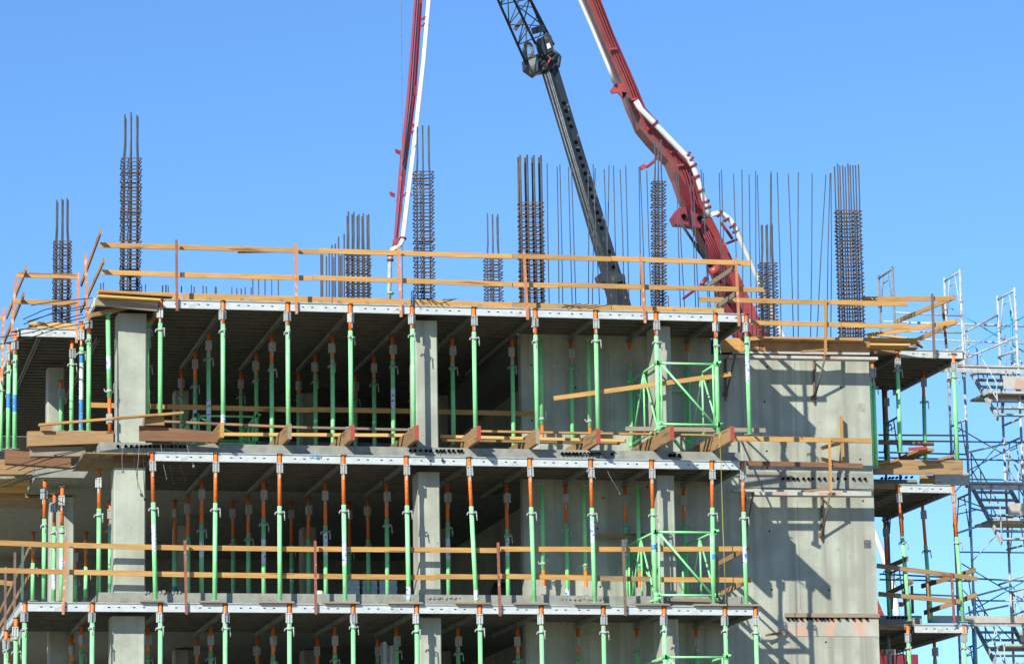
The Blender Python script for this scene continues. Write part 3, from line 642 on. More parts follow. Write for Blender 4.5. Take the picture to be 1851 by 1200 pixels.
# loose lumber on the roof, left and right
pl = empty('lumber_stack', at(285, 550, .1), 'layered grey boards and plywood forming the left corner of the roof deck', 'lumber stack')
for (u0, v0, u1, v1, y, ht, wd, m) in ((178, 529, 310, 538, .2, .05, .5, WNEW), (172, 547, 284, 558, -.03, .13, .1, WGREY), (176, 538, 288, 545, -.05, .045, .5, WYEL)):
    gpl(u0, v0, u1, v1, y, ht=ht, wd=wd).build('board', m, pl)
gpl(160, 571, 232, 556, .2, .6, ht=.09, wd=.3).build('board', WOLD, pl)
gpl(258, 600, 285, 562, 3, .1, ht=.1, wd=.1).build('board', WOLD, pl)
pl = empty('lumber_stack', at(60, 590, 4), 'pale yellow boards piled on the far left wing deck', 'lumber stack')
for (u0, v0, u1, v1, y, ht, wd, m) in ((66, 595, 138, 596, 4.3, .08, .4, WYEL), (52, 586, 136, 590, 4.5, .08, .3, WYEL), (88, 590, 140, 601, 4.2, .05, .3, WYEL), (50, 597, 70, 585, 4.2, .05, .06, WOLD)):
    gpl(u0, v0, u1, v1, y, ht=ht, wd=wd).build('board', m, pl)
pl = empty('lumber_stack', at(1600, 620, 3), 'splintery pile of yellow boards at the right end of the core wall top', 'lumber stack')
for i, (u0, v0, u1, v1, y, ht, wd, m) in enumerate(((1561, 614, 1656, 615, 3.0, .09, .1, WNEW), (1563, 620, 1660, 619, 3.2, .05, .3, WYEL), (1558, 625, 1640, 626, 3.1, .05, .5, WYEL), (1575, 610, 1668, 626, 3.6, .04, .12, WYEL), (1560, 628, 1655, 631, 3.4, .04, .3, WOLD), (1640, 612, 1668, 628, 3.3, .05, .06, WRED), (1590, 606, 1650, 613, 3.8, .04, .1, WYEL))):
    gpl(u0, v0, u1, v1, y, ht=ht, wd=wd).build('board', m, pl)
# formwork on top of the core wall
cf = empty('core_formwork', at(1300, 640, 2.7), 'orange plywood edge form on top of the core wall above the walkway', 'formwork')
def face(name, u0, v0, u1, v1, y, dep, m, par, v0b=None, v1b=None):
    a, b = at(u0, v0, y), at(u1, v0b if v0b else v0, y); c, d = at(u0, v1, y), at(u1, v1b if v1b else v1, y); D = Vector((0, dep, 0))
    q = MB(); q.hexa([c, d, d+D, c+D, a, b, b+D, a+D]); return q.build(name, m, par)
face('plywood_face', 1300, 610, 1372, 632, 2.66, .05, WNEW, cf, 612, 633); OPLY = mat('orange_plywood', (.50, .25, .09), (.34, .16, .06), rough=.8, scale=2, spots=(.22, .11, .05), spot_scale=3, spot_lo=.63)
face('plywood_face', 1373, 614, 1572, 634, 2.66, .05, OPLY, cf, 617, 636)
face('top_board', 1345, 608, 1560, 615, 2.5, .1, WNEW, cf, 610, 617.5); face('lower_board', 1298, 632, 1345, 636, 2.6, .1, WNEW, cf)
face('batten', 1340, 620, 1358, 632, 2.6, .04, WNEW, cf)
for kx, (v0, v1, u1) in (('upper', (634, 641, 1572)), ('lower', (886, 892, 1575))):
    e = empty('walkway', at(1340, v0, 2.3), 'narrow plank walkway on steel brackets, %s of the two on the core wall' % kx, 'walkway', 'bracket walkways on the core wall')
    if kx == 'upper':
        face('plank', 1325, 634.5, u1, 638, 2.62, .12, PAD, e, 637, 641); face('plank', 1318, 641, 1587, 646, 2.1, .3, PAD, e, 645, 650)
    else:
        face('plank', 1325, 884, 1575, 888, 2.62, .12, PAD, e, 886, 890); face('plank', 1345, 888, 1575, 894, 2.1, .3, PAD, e, 890, 896)
    # bracket at its post, one more hidden at left
    for (uo, vo, ui, vi, ub, vb) in (((1492, 644, 1472, 656, 1472, 722), (1330, 640, 1312, 652, 1312, 716)) if kx == 'upper' else ((1500, 892, 1484, 902, 1486, 970), (1362, 890, 1346, 902, 1347, 968))):
        y0 = 2.0; o_ = at(uo, vo, y0); wl = at(ub, vb, WALLY-.04); top = Vector((wl.x+.02, WALLY-.04, o_.z))
        m = MB(); m.tube([o_, top], .028); m.tube([o_, wl], .026); m.tube([top, wl-Vector((0, 0, .08))], .03)
        m.box(wl.x-.07, wl.x+.05, WALLY-.06, WALLY-.005, wl.z+.0, wl.z+.1); m.tube([wl, wl-Vector((0, 0, .12))], .015); m.build('bracket', POSTB, e)
    m = MB(); p = at(1484, v0+1, 2.2); m.bar(p-Vector((.5, 0, .02)), p+Vector((.25, 0, .06)), .06, .05); m.build('crosspiece', WOLD, e)
# ------------------------------------------------------------------ wrapped blocks, rope, tarp
for i, (u0, u1) in enumerate(((629, 650), (656, 682), (686, 718))):
    a, b = at(u0, 1048, 5.2), at(u1, 1100, 5.2); m = MB(); m.box(a.x, b.x, 5.2, 6.0, 10.235, a.z); m.box(a.x-.02, b.x+.01, 5.18, 6.02, a.z-.22, a.z-.17)
    one('wrapped_pallet', m, WRAP, '%s of three white plastic wrapped block stacks on the middle storey floor' % nth(i, 3), 'wrapped stack', 'wrapped block stacks')
a, b = at(688, 1163, 3.0), at(716, 1250, 3.0); m = MB(); n_ = 7
pts = [(a.x+(b.x-a.x)*i/n_, 3.0+.12*math.sin(i*2.1)) for i in range(n_+1)]
for i in range(n_): m.hexa([Vector((pts[i][0], pts[i][1], 7.2)), Vector((pts[i+1][0], pts[i+1][1], 7.2)), Vector((pts[i+1][0], pts[i+1][1]+.02, 7.2)), Vector((pts[i][0], pts[i][1]+.02, 7.2)), Vector((pts[i][0], pts[i][1], a.z+.05*math.sin(i))), Vector((pts[i+1][0], pts[i+1][1], a.z+.05*math.sin(i+1))), Vector((pts[i+1][0], pts[i+1][1]+.02, a.z+.05*math.sin(i+1))), Vector((pts[i][0], pts[i][1]+.02, a.z+.05*math.sin(i)))])
one('tarp', m, WRAP, 'crumpled pale plastic sheet hanging in the lowest storey', 'tarp')
m = MB(); m.tube([at(1300, 780, -1.1), at(1303, 830, -.3), at(1307, 960, -.25), at(1312, 1090, -.2)], .009, 5); m.tube([at(1303, 782, -1.1), at(1299, 800, -1.0), at(1294, 812, -.3)], .009, 5)
one('rope', m, ROPE, 'thin yellow rope hanging down in front of the right hand props', 'rope')
# ------------------------------------------------------------------ reinforcement
def cage(u, v_base, v_tie, v_top, wpx, y, nb, label, dtop=0, bars='pair', thick=.019, dense=.085, jut=None, dx=0, vis=None):
    wd = wpx/6138.8*(y+76)*.94; dep = wd*(.75 if bars == 'pair' else .42); u = u+dep/2*(u+444)/(y+76)*.9
    b = at(u, v_base, y); t = at(u, v_tie, y); tp = at(u, v_top, y); z0 = ZD['top']+.02 if vis is None else vis
    z0 = min(z0, b.z); e = empty('rebar_cage', (b.x, y, z0), label, 'rebar cage', 'rebar cages rising from the roof')
    dxm = (at(u+dx, v_base, y).x-b.x)
    def X(z): return b.x+dxm*(tp.z-z)/(tp.z-z0)-dxm
    xs = [-wd/2+(wd-(.055 if bars == 'pair' else 0))*i/(nb-1) for i in range(nb)]
    for i, x in enumerate(xs):
        for yy in (0, dep):
            if yy and bars == 'pair': x = x+.055
            zt = tp.z-random.uniform(-.02, .06); m = MB(); cx = X(t.z)+x; k = .86 if bars != 'straight' else 1
            off = random.uniform(-.006, .010)
            m.tube([(X(z0)+x, y+yy, z0), (cx, y+yy, t.z), (X(t.z+.35)+x*k+off, y+yy, t.z+.35), (X(zt)+x*k+off, y+yy, zt)], thick, 6)
            m.build('vertical_bar', RUST if random.random() < .12 else REBAR, e)
    z = t.z; r = .0135; first = None; hw = wd/2+.025
    m = MB(); j = .03
    loop = [(-hw-j, -.02), (hw+j, -.02), (hw, -.01), (hw, dep+.02), (hw+j*.6, dep+.03), (-hw-j*.5, dep+.03), (-hw, dep), (-hw, -.02)]
    m.tube([Vector((p[0], p[1], .012*math.sin(i*2.3))) for i, p in enumerate(loop)], r, 5)
    m.tube([(xs[1]-.03, -.03, .012), (xs[1]-.02, dep+.03, .02)], r, 5); m.tube([(xs[-2]+.03, -.03, .0), (xs[-2]+.02, dep+.03, .01)], r, 5)
    m.v = [v+e.location for v in m.v]
    first = m.build('tie_hoop', TIE, e)
    first.location = (X(z)-b.x, 0, z-z0); z -= dense; me = first.data
    while z > z0+.03:
        o = bpy.data.objects.new('tie_hoop', me); S.collection.objects.link(o); o.parent = e
        o.location = (X(z)-b.x+random.uniform(-.012, .012), random.uniform(-.01, .01), z-z0+random.uniform(-.012, .012)); o.rotation_euler = (random.uniform(-.03, .03), random.uniform(-.035, .035), 0)
        z -= dense*random.uniform(.9, 1.1)
    return e
cage(111.5, 583, 437, 358, 28, 4.6, 3, 'leftmost and smallest tied cage, three bar pairs, on the left wing', thick=.017)
cage(235, 525, 287, 205, 32, .75, 3, 'tallest narrow tied cage directly above the big left column', dx=-1)
cage(648, 537, 452, 384, 41, 6.5, 5, 'squat rusty cage packed with many bars of uneven height', bars='straight', thick=.02, dense=.08)
cage(767, 540, 311, 226, 31, .75, 3, 'tall tied cage right beside the white pump pipe', dx=-1)
cage(892.5, 543, 462, 387, 28, 6.0, 3, 'short thin cage halfway between the pump pipe and the crane boom')
cage(962, 545, 367, 281, 43, 3.2, 4, 'wide cage with four thick paired bars left of the crane boom', bars='straight', thick=.026, dense=.105)
cage(1191, 553, 329, 252, 20, .75, 3, 'slim cage with orange marked bars in front of the red boom', dx=-6, thick=.017)
cage(1389, 605, 476, 404, 28, 5.5, 3, 'short cage in front of the lower red boom', dx=-3)
cage(1540, 609, 382, 296, 45, 3.3, 5, 'widest dense cage at the right end of the core wall', bars='straight', dense=.1, dx=-1)
DOW = [(989, 296, 993, 3.2), (1007, 301, 1010, 3), (1012, 298, 1017, 3.6), (1027.5, 302, 1034.5, 3), (1033, 303, 1041, 3.5), (1063, 305, 1063, 3), (1072, 297, 1084, 3), (1076, 305, 1071, 4), (1092, 306, 1101, 3), (1101, 299.5, 1098, 3.8), (1109, 300, 1116, 3), (1121, 307, 1128, 3), (1131, 300, 1137, 3.6), (1155, 303, 1158, 3), (1157, 304, 1166, 4), (1169, 308, 1178, 3), (1223, 305, 1230, 3), (1226, 313, 1238, 3.6), (1247, 312, 1257, 3), (1253, 318, 1263, 4), (1267, 306.5, 1284, 3), (1271, 313, 1280, 4), (1300, 313, 1309, 3), (1304, 307, 1312, 4), (1326, 315, 1333, 3), (1341, 307, 1342, 3.5), (1354, 316, 1360, 3), (1366, 309, 1368, 3.4), (1369, 317, 1377, 4.4), (1393, 314, 1391, 3), (1394, 310, 1399, 4), (1405, 312, 1412, 3), (1425, 315, 1434, 3.2), (1443, 311, 1443, 3), (1468, 314, 1465, 3.4), (1493, 316, 1477, 3), (1500.5, 313, 1495, 3.6), (1502, 313, 1501.5, 3)]
for i, (u, v, ub, y) in enumerate(DOW):
    vb = 545+(u-989)*.05 if u < 1300 else 606; b = at(ub, vb, y); t = at(u, v, y); k = (b.z-16.45)/(t.z-b.z); foot = b+(b-t)*k
    m = MB(); m.tube([foot, b.lerp(t, .5)+Vector((random.uniform(-.02, .02), 0, 0)), t], .013, 5)
    o = m.build('rebar', REBAR, None, (foot.x, foot.y, foot.z)); tag(o, 'long thin wall bar standing on the core, %s of the row' % nth(i, len(DOW)), 'rebar', 'long thin bars standing on the core wall')
SH = [(182, 512, 526, 2), (187, 511, 526, 2.2), (256, 515, 529, 2), (263, 514, 529, 2.4), (294, 516, 532, 2.2), (300, 515, 532, 2), (304, 517, 532, 2.6), (328, 517, 532, 2.5), (346, 515, 532, 2), (351, 518, 533, 2), (367, 516, 533, 2.6), (373, 518, 533, 2.2), (389, 518, 533, 2), (391, 519, 533, 2.8), (419, 519, 534, 2), (428, 521, 534, 2), (436, 521, 535, 2.3), (443, 519, 535, 2), (454, 520, 535, 2.2), (457, 505, 535, 3), (467.5, 505, 535, 3), (479, 505, 536, 3), (491, 506, 536, 3), (503, 506, 537, 3),
      (580, 460, 538, 4), (583, 460, 538, 4.6), (590, 463, 538, 4), (595, 455, 538, 4), (600, 443, 538, 5), (603, 465, 538, 4), (606, 441, 538, 4.4), (612, 428, 538, 4), (615, 462, 538, 4), (618, 460, 538, 4.5), (622, 423, 538, 4), (744, 526, 545, 2.4), (747, 525, 545, 2.2), (1208, 535, 552, 2)]
for i, (u, v, vb, y) in enumerate(SH):
    t = at(u, v, y); foot = Vector((at(u, vb, y).x, y, ZD['top']+.005))
    m = MB(); m.tube([foot, t], .018 if 24 <= i < 35 else .014, 6)
    o = m.build('rebar', REBAR if random.random() < .7 else RUST, None, foot)
    if i < 24: lab = 'short starter bar poking above the roof edge, %s' % nth(i, 24)
    elif i < 35: lab = 'medium starter bar beside the squat rusty cage, %s of the cluster' % nth(i-24, 11)
    else: lab = ['stub bar at the left foot of the cage by the pump pipe, outer one', 'stub bar at the left foot of the cage by the pump pipe, inner one', 'stub bar at the right foot of the slim cage'][i-35]
    tag(o, lab, 'rebar', 'starter bars along the roof')
# tendon tails hanging out at the left, and thin wire tails below the slab edges
TT = [[(56, 552), (100, 545), (175, 538)], [(42, 577), (80, 560), (140, 547)], [(50, 581), (92, 568), (165, 556)], [(43, 586), (95, 566), (155, 552)], [(20, 601), (90, 583), (150, 568)], [(0, 610), (60, 600), (135, 578), (165, 571)], [(0, 622), (50, 612), (110, 592), (165, 583)]]
for i, P in enumerate(TT):
    ys = [3.0, 2.0, 1.0, .6][-len(P):]; m = MB(); m.tube([at(u, v, yy) for (u, v), yy in zip(P, ys)], .011, 6)
    one('cable_tail', m, BLKP, 'thin black cable tail drooping over the left wing of the roof, %s counted downwards' % ORD[i], 'cable', 'cable tails at the top left')
TT2 = [[(12, 848), (70, 828), (160, 810)], [(33, 850), (85, 830), (155, 812)], [(0, 875), (60, 850), (135, 835)], [(3, 880), (70, 857), (135, 846)], [(12, 880), (60, 862), (140, 843)]]
for i, P in enumerate(TT2):
    ys = [2.6, 1.4, .6]; m = MB(); m.tube([at(u, v, yy) for (u, v), yy in zip(P, ys)], .011, 6)
    one('cable_tail', m, BLKP, 'thin black cable tail hanging left from the middle slab corner, %s counted downwards' % ORD[i], 'cable', 'cable tails at the middle left')
for i, (u, v, u2, v2) in enumerate(((217, 806, 222, 850), (237, 806, 247, 857), (247, 806, 249, 880), (255, 806, 262, 900), (286, 806, 301, 863), (296, 806, 314, 872), (333, 806, 350, 841), (310, 806, 335, 865), (760, 815, 778, 836), (790, 815, 800, 830), (1076, 822, 1120, 890), (1083, 822, 1126, 882), (1056, 822, 1062, 850), (1069, 822, 1100, 860), (1049, 822, 1076, 862))):
    a = at(u, v, .35); c = at(u2, v2, -.05); m = MB(); m.tube([a, Vector((a.x+.03, .05, a.z-.02)), c.lerp(a, .4)+Vector((0, -.05, 0)), c], .007, 5)
    m.tube([c, c+Vector((0, -.01, -.05))], .03 if i % 3 == 0 else .008, 8)
    one('wire_tail', m, BLKP if i % 2 else SCAFD, 'thin wire dangling from black conduits of middle slab, %s' % nth(i, 15), 'wire', 'wires dangling from the middle slab edge')
for i, (u, v, u2, v2) in enumerate(((746, 538, 757, 552), (757, 541, 772, 550), (770, 540, 790, 550), (781, 543, 800, 551), (800, 542, 822, 541), (795, 549, 825, 540), (1015, 556, 1050, 549), (1030, 557, 1062, 550), (1045, 557, 1080, 551), (1062, 558, 1100, 551), (1020, 551, 1048, 556), (1340, 615, 1366, 605), (1347, 618, 1395, 612))):
    y = .35 if u < 1200 else 2.6
    a, c = at(u, v, y), at(u2, v2, y-.45); m = MB(); m.tube([a, c], .011, 5)
    one('cable_tail', m, BLKP, 'short black cable stub over the roof edge board, %s' % nth(i, 13), 'cable', 'cable stubs along the roof edge')
# ------------------------------------------------------------------ concrete pump boom
pump = empty('concrete_pump_boom', Vector((at(1600, 1100, 25).x, 25, 0)), 'red concrete pump boom with white delivery pipe bending over the building from behind', 'concrete pump')
def strip(name, left, right, ys, thick, m, par, m2=None, edge=None):
    """box girder: left and right outline pixels per station, real depth and thickness"""
    q = MB(); b = 0; n = len(left); L = [at(u+thick*(u+444)/(y+76)*.9, v, y) for (u, v), y in zip(left, ys)]; Rr = [at(u, v, y) for (u, v), y in zip(right, ys)]
    D = Vector((0, thick, 0)); q.v = []
    for a, c in zip(L, Rr): q.v += [a, c, c+D, a+D]
    for i in range(n-1):
        o = i*4; l = (L[i+1]-L[i]).length
        for k in range(4):
            k2 = (k+1) % 4; q.quad((o+k, o+4+k, o+4+k2, o+k2), [(i, 0), (i+1, 0), (i+1, 1), (i, 1)], 1 if (m2 and k in (1, )) else 0)
    q.quad((0, 1, 2, 3), [(0, 0)]*4); o = (n-1)*4; q.quad((o+3, o+2, o+1, o), [(0, 0)]*4)
    return q.build(name, [m, m2] if m2 else m, par)
def lerp2(a, b, t): return (a[0]+(b[0]-a[0])*t, a[1]+(b[1]-a[1])*t)
# left arm coming down to the hose
lt = [(765+58, -550+0), (748, 0), (735, 170), (721, 300), (712, 425), (712, 437)]
rt_ = [(765+90, -550), (764, 0), (753, 170), (735.5, 300), (721, 425), (720, 437)]
ya = [19, 10.6, 8.05, 6.1, 4.25, 4.05]
def split(l, r, t): return [lerp2(a, b, t) for a, b in zip(l, r)]
strip('boom_section', lt, split(lt, rt_, .45), ya, .28, PUMPRED, pump)  # bright left edge and darker right half painted as two reds
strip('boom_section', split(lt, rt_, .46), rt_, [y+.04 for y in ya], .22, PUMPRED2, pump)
m = MB(); Y = lambda v: 4.0+(437-v)*.015
m.tube([at(u, v, Y(v)-.1) for u, v in ((757, 0), (747, 150), (735, 260), (727, 330))], .016, 6); m.tube([at(u, v, Y(v)-.1) for u, v in ((753, 0), (741, 170), (728, 300))], .013, 6); m.build('hydraulic_hose', BLKP, pump)
strip('bump_plate', [(748, 155), (745, 172), (742, 190)], [(751, 155), (754, 172), (745, 190)], [8]*3, .12, PUMPRED2, pump)
m = MB(); m.tube([at(820, -552, 18.6), at(775.5, -2, Y(-2)), at(766, 110, Y(110)), at(752.5, 232, Y(232)), at(744.5, 300, Y(300)), at(736, 370, Y(370)), at(729, 428, 4.1), at(728, 434, 4.1), at(724, 442, 4.1), at(716, 448, 4.1), at(707, 453, 4.1)], .062, 12)
m.build('delivery_pipe', WHITE, pump)
for (u, v, y) in ((771, 32, 6.1), (771, 44, 6.0), (751, 226, 4.9), (750, 238, 4.9), (738.5, 350, 4.4), (729, 429, 4.1)):
    y = Y(v); m = MB(); p = at(u, v, y); q = at(u-1, v+4, y); m.tube([p, q], .085, 12); m.bar(p, at(u-14, v+6, y), .05, .05); m.build('pipe_clamp', PUMPRED2, pump)
for (u, v, y) in ((724, 275, 4.6), (714, 352, 4.3)):
    y = Y(v); m = MB(); m.bar(at(u, v, y), at(u-10, v-4, y), .04, .05); m.bar(at(u, v+4, y), at(u-9, v, y), .04, .04); m.build('side_lug', PUMPRED2, pump)
strip('tip_joint', [(710, 430), (709, 440), (712, 448)], [(722, 430), (720, 441), (716, 450)], [4.05]*3, .3, PUMPRED, pump)
m = MB(); m.tube([at(709, 450, 4.1), at(706, 462, 4.1), at(705, 475, 4.1), at(704.5, 500, 4.1), at(703.5, 522, 4.1), at(703, 545, 4.1)], [.05, .058, .05, .06, .05, .058], 10); m.build('end_hose', HOSE, pump)
for v in (459, 468, 528):
    m = MB(); m.tube([at(705.5, v, 4.1), at(705.5, v+4, 4.1)], .085, 10); m.build('pipe_clamp', PUMPRED2 if v < 500 else HOSE, pump)
# right arm, upper section (lit and shaded face painted as two reds) and knee
ul = [(765+72, -560), (1053, 0), (1083, 75), (1112, 140), (1119, 158), (1130, 190), (1148, 232), (1166, 254), (1200, 292), (1213, 322), (1226, 360), (1236, 378)]
ur = [(765+100, -560), (1086, 0), (1109, 60), (1140, 130), (1152, 158), (1167, 195), (1190, 222), (1212, 246), (1242, 280), (1256, 312), (1266, 355), (1284, 392)]
yb_ = [19+(v+560)*.0042 for u, v in ul]
strip('boom_section', ul, split(ul, ur, .46), yb_, .6, mat('pump_lit_face_red', (.30, .10, .095), (.25, .07, .07), rough=.35, scale=4), pump)
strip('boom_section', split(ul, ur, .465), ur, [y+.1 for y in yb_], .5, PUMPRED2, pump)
mid = split(ul, ur, .5); YB = lambda v: 19+(v+560)*.0042
m = MB(); m.tube([at(u, v, y-.03) for (u, v), y in zip(mid, yb_)], .03, 6); m.tube([at(u+5, v, y-.03) for (u, v), y in zip(mid, yb_)], .025, 6); m.tube([at(u+10, v, y-.03) for (u, v), y in zip(mid, yb_)], .02, 6); m.build('hydraulic_hose', PUMPRED, pump)
m = MB()
for (u, v, y) in ((1107, 90, 19), (1145, 181, 20.2), (1174, 233, 21.1), (1218, 275, 21.9), (1230, 300, 22.2), (1240, 350, 22.7)):
    y = YB(v); m = MB(); m.bar(at(u-6, v, y-.08), at(u+7, v-2, y-.08), .06, .06); m.build('hose_clip', PUMPRED, pump)
m = MB(); m.prism([at(u, v, 21.6) for u, v in ((1113, 150), (1104, 163), (1107, 169), (1118, 167), (1127, 178), (1134, 167), (1128, 162), (1126, 152))][::-1], (0, .12, 0)); m.build('pivot_lug', PUMPRED, pump)
m = MB(); m.prism([at(u, v, 21.58) for u, v in ((1124, 166), (1127, 179), (1134, 168))][::-1], (0, .02, 0)); m.build('lug_opening', CAVITY, pump)
# inner strut of the knee and knee plates
strip('knee_link', [(1216, 312), (1226, 345), (1236, 372)], [(1226, 312), (1250, 352), (1258, 385)], [22.2, 22.5, 22.8], .3, PUMPRED2, pump)
m = MB(); poly = [(1216, 392), (1226, 377), (1240, 374), (1262, 388), (1270, 402), (1266, 412), (1240, 406), (1222, 405)]
m.prism([at(u, v, 22.3) for u, v in poly][::-1], (0, .45, 0)); m.build('knee_plate', PUMPRED2, pump)
m = MB(); m.tube([at(1236, 391, 22.2), at(1236, 391, 22.35)], .08, 10); m.tube([at(1265, 395, 22.15), at(1265, 395, 22.35)], .09, 10); m.build('knee_pin', CAVITY, pump)
# lower section, runs behind the building to the turret
ll = [(1246, 400), (1277, 470), (1302, 545), (1318, 590), (1552, 1110), (1585, 1210)]
lr = [(1286, 392), (1318, 455), (1352, 532), (1390, 610), (1598, 1110), (1632, 1210)]
yl = [22.6, 23, 23.4, 23.6, 25, 25.2]
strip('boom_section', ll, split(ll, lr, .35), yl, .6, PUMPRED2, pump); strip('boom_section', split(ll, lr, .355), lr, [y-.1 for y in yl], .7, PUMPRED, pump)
m = MB()
for o_ in (0, 4, 8, 12): m.tube([at(1263+o_, 405, 22.4), at(1290+o_, 465, 22.8), at(1308+o_, 510, 23.1), at(1340+o_, 600, 23.4)], .025, 5)
m.build('hydraulic_hose', PUMPRED2, pump)
m = MB(); m.tube([at(1230, 402, 22.3), at(1262, 450, 22.6)], .045, 10); m.tube([at(1255, 440, 22.5), at(1290, 488, 22.9)], .075, 10, 1); m.build('lift_cylinder', [CRANE2, CRANE], pump)
m = MB(); m.tube([at(1284, 494, 22.5), at(1300, 484, 22.5)], .14, 12); m.build('cylinder_pin', PUMPRED, pump)
m = MB(); m.tube([at(1160, 304, 20), at(1170, 301, 20), at(1181, 293, 20.4), at(1189, 283, 20.8)], .05, 8); m.bar(at(1158, 305, 20), at(1166, 300, 20), .1, .14); m.build('rest_hook', PUMPRED, pump)
m = MB(); m.bar(at(1235, 540, 22), at(1268, 515, 22.4), .08, .07); m.tube([at(1268, 515, 22.4), at(1276, 503, 22.6)], .07, 8); m.build('rest_hook', PUMPRED2, pump)
# white pipe of the right arm
def pipe(P, r, name='delivery_pipe'): q = MB(); q.tube([at(u, v, y-.45) for u, v, y in P], r, 12); return q.build(name, WHITE, pump)
YR = lambda v: 19+(v+560)*.0042
pipe([(u, v, YR(v)) for u, v in ((815, -560), (1046, -5), (1070, 50), (1100, 122), (1111, 152))], .055)
pipe([(u, v, YR(v)) for u, v in ((1150, 183), (1158, 197), (1185, 225), (1218, 259), (1244, 285), (1254, 303), (1262, 325), (1270, 350), (1278, 375), (1282, 391))], .09)
pipe([(1286, 389, 22.2), (1295, 386, 22.2), (1308, 388, 22.2), (1320, 397, 22.3), (1328, 409, 22.3), (1334, 423, 22.4), (1348, 455, 22.6), (1375, 515, 23), (1412, 600, 23.5), (1560, 920, 24.6)], .08)
pipe([(1560, 920, 24.6), (1589, 983, 24.8), (1616, 1062, 24.9), (1621, 1110, 24.9), (1623, 1200, 24.9)], .1)
m = MB()
for (u, v, u2, v2, y) in ((1184, 226, 1190, 220, 20.8), (1242, 284, 1250, 276, 21.7), (1247, 292, 1256, 285, 21.7), (1251, 302, 1262, 297, 21.9), (1255, 322, 1268, 318, 22), (1263, 347, 1277, 343, 22.1), (1274, 367, 1285, 363, 22.3), (1276, 377, 1288, 374, 22.3), (1313, 400, 1320, 391, 22.3), (1322, 412, 1332, 404, 22.3), (1328, 421, 1338, 414, 22.4), (1301, 390, 1305, 383, 22.2)):
    y = YR(v) if v < 392 and u < 1290 else y
    a, b = at(u-3, v, y-.45), at(u2-3, v2, y-.45); d = (b-a).normalized(); c = a.lerp(b, .5); n = Vector((0, 0, 0)); t = Vector((-d.z, 0, d.x))
    q = MB(); q.tube([c-t*.04, c+t*.04], .125, 12); q.build('pipe_clamp', PUMPRED2, pump)
m = MB(); m.bar(at(1303, 402, 22.3), at(1324, 432, 22.5), .07, .07); m.bar(at(1306, 443, 22.6), at(1341, 430, 22.5), .07, .07); m.build('pipe_support', PUMPRED, pump); m = MB(); m.bar(at(1352, 560, 23), at(1385, 548, 23.1), .07, .07); m.build('pipe_support', PUMPRED, pump)
m = MB(); p = at(1628, 1192, 25); m.box(p.x-.45, p.x+.3, 24.2, 26.0, p.z-1.4, p.z+.1); m.tube([(p.x, 25, p.z-1.4), (p.x, 25, .05)], .55, 16); m.build('turret', PUMPRED2, pump)
m = MB(); q_ = at(1623, 1092, 24.8); m.tube([q_-Vector((0, 0, .06)), q_+Vector((0, 0, .06))], .19, 12); m.build('pipe_clamp', PUMPRED2, pump)
# ------------------------------------------------------------------ crane
CY = 31
cr_ = empty('crane', at(1240, 880, CY), 'dark telescopic crane boom with a lattice jib rising behind the building', 'crane')
def crane_sec(lf, rg, name, y=CY, split_=.42, thick=.55):  # lit left face and shaded right face painted in two tones
    strip(name, lf, split(lf, rg, split_), [y]*len(lf), thick, CRANE2, cr_)
    strip(name, split(lf, rg, split_+.01), rg, [y+.05]*len(lf), thick-.1, CRANE, cr_)
crane_sec([(980, 128), (1014, 240), (1090, 503)], [(1009, 122), (1045, 240), (1125, 500)], 'boom_section')
crane_sec([(1087, 495), (1101, 552), (1330, 1330)], [(1127, 495), (1141, 552), (1372, 1330)], 'boom_section', CY-.1)
m = MB(); m.prism([at(u, v, CY-.25) for u, v in ((1086, 493), (1100, 490), (1129, 496), (1131, 506), (1104, 514), (1091, 508))][::-1], (0, .9, 0)); m.build('collar', CRANE2, cr_)
m = MB()
for i in range(23):
    t = i/22; u, v = 1019+(1113-1019)*t, 187+(497-187)*t
    if i in (4, 17, 18): continue
    p = at(u, v, CY+.05); m = MB(); m.tube([(p.x, CY+.03, p.z), (p.x, CY+.045, p.z)], .075, 6); m.build('boom_hole', CAVITY, cr_)
m = MB()
for (a0, b0, a1, b1) in ((985, 135, 1096, 505), (990, 133, 1100, 503), (993, 131, 1102, 502)): m.tube([at(a0, b0, CY-.01), at(a1, b1, CY-.01)], .018, 5)
m.build('grooves', SCAFD, cr_)
# head
m = MB(); m.prism([at(u, v, CY-.15) for u, v in ((968, 75), (990, 60), (997, 66), (1001, 90), (980, 103), (975, 98))][::-1], (0, .15, 0)); m.build('head_plate', CRANE2, cr_)
m = MB(); m.prism([at(u, v, CY-.17) for u, v in ((988, 80), (993, 78), (996, 86), (990, 89))][::-1], (0, .02, 0)); m.build('sign_plate', WHITE, cr_)
m = MB(); m.prism([at(u, v, CY) for u, v in ((950, 105), (978, 96), (1000, 92), (1010, 99), (1012, 104), (1008, 124), (978, 128), (969, 134), (952, 122))][::-1], (0, .6, 0)); m.build('boom_head', CRANE, cr_)
c = at(955, 92, CY-.1)
for k, r in enumerate((.24, .19, .13)):
    m = MB(); m.tube([c+Vector((math.cos(a*math.pi/8)*r*.75, -.02*k, math.sin(a*math.pi/8)*r*1.2)) for a in range(17)], .028, 6, cap=False); m.build('hose_coil', SCAFD, cr_)
m = MB()
for i in range(6):
    p = at(959+i*2.2, 122-i*1.2, CY-.2); m.tube([p+Vector((-.02, -.01, .24)), p+Vector((.02, .01, -.24))][::-1], .05, 8)
m.build('winch_drum', SCAFD, cr_)
m = MB()
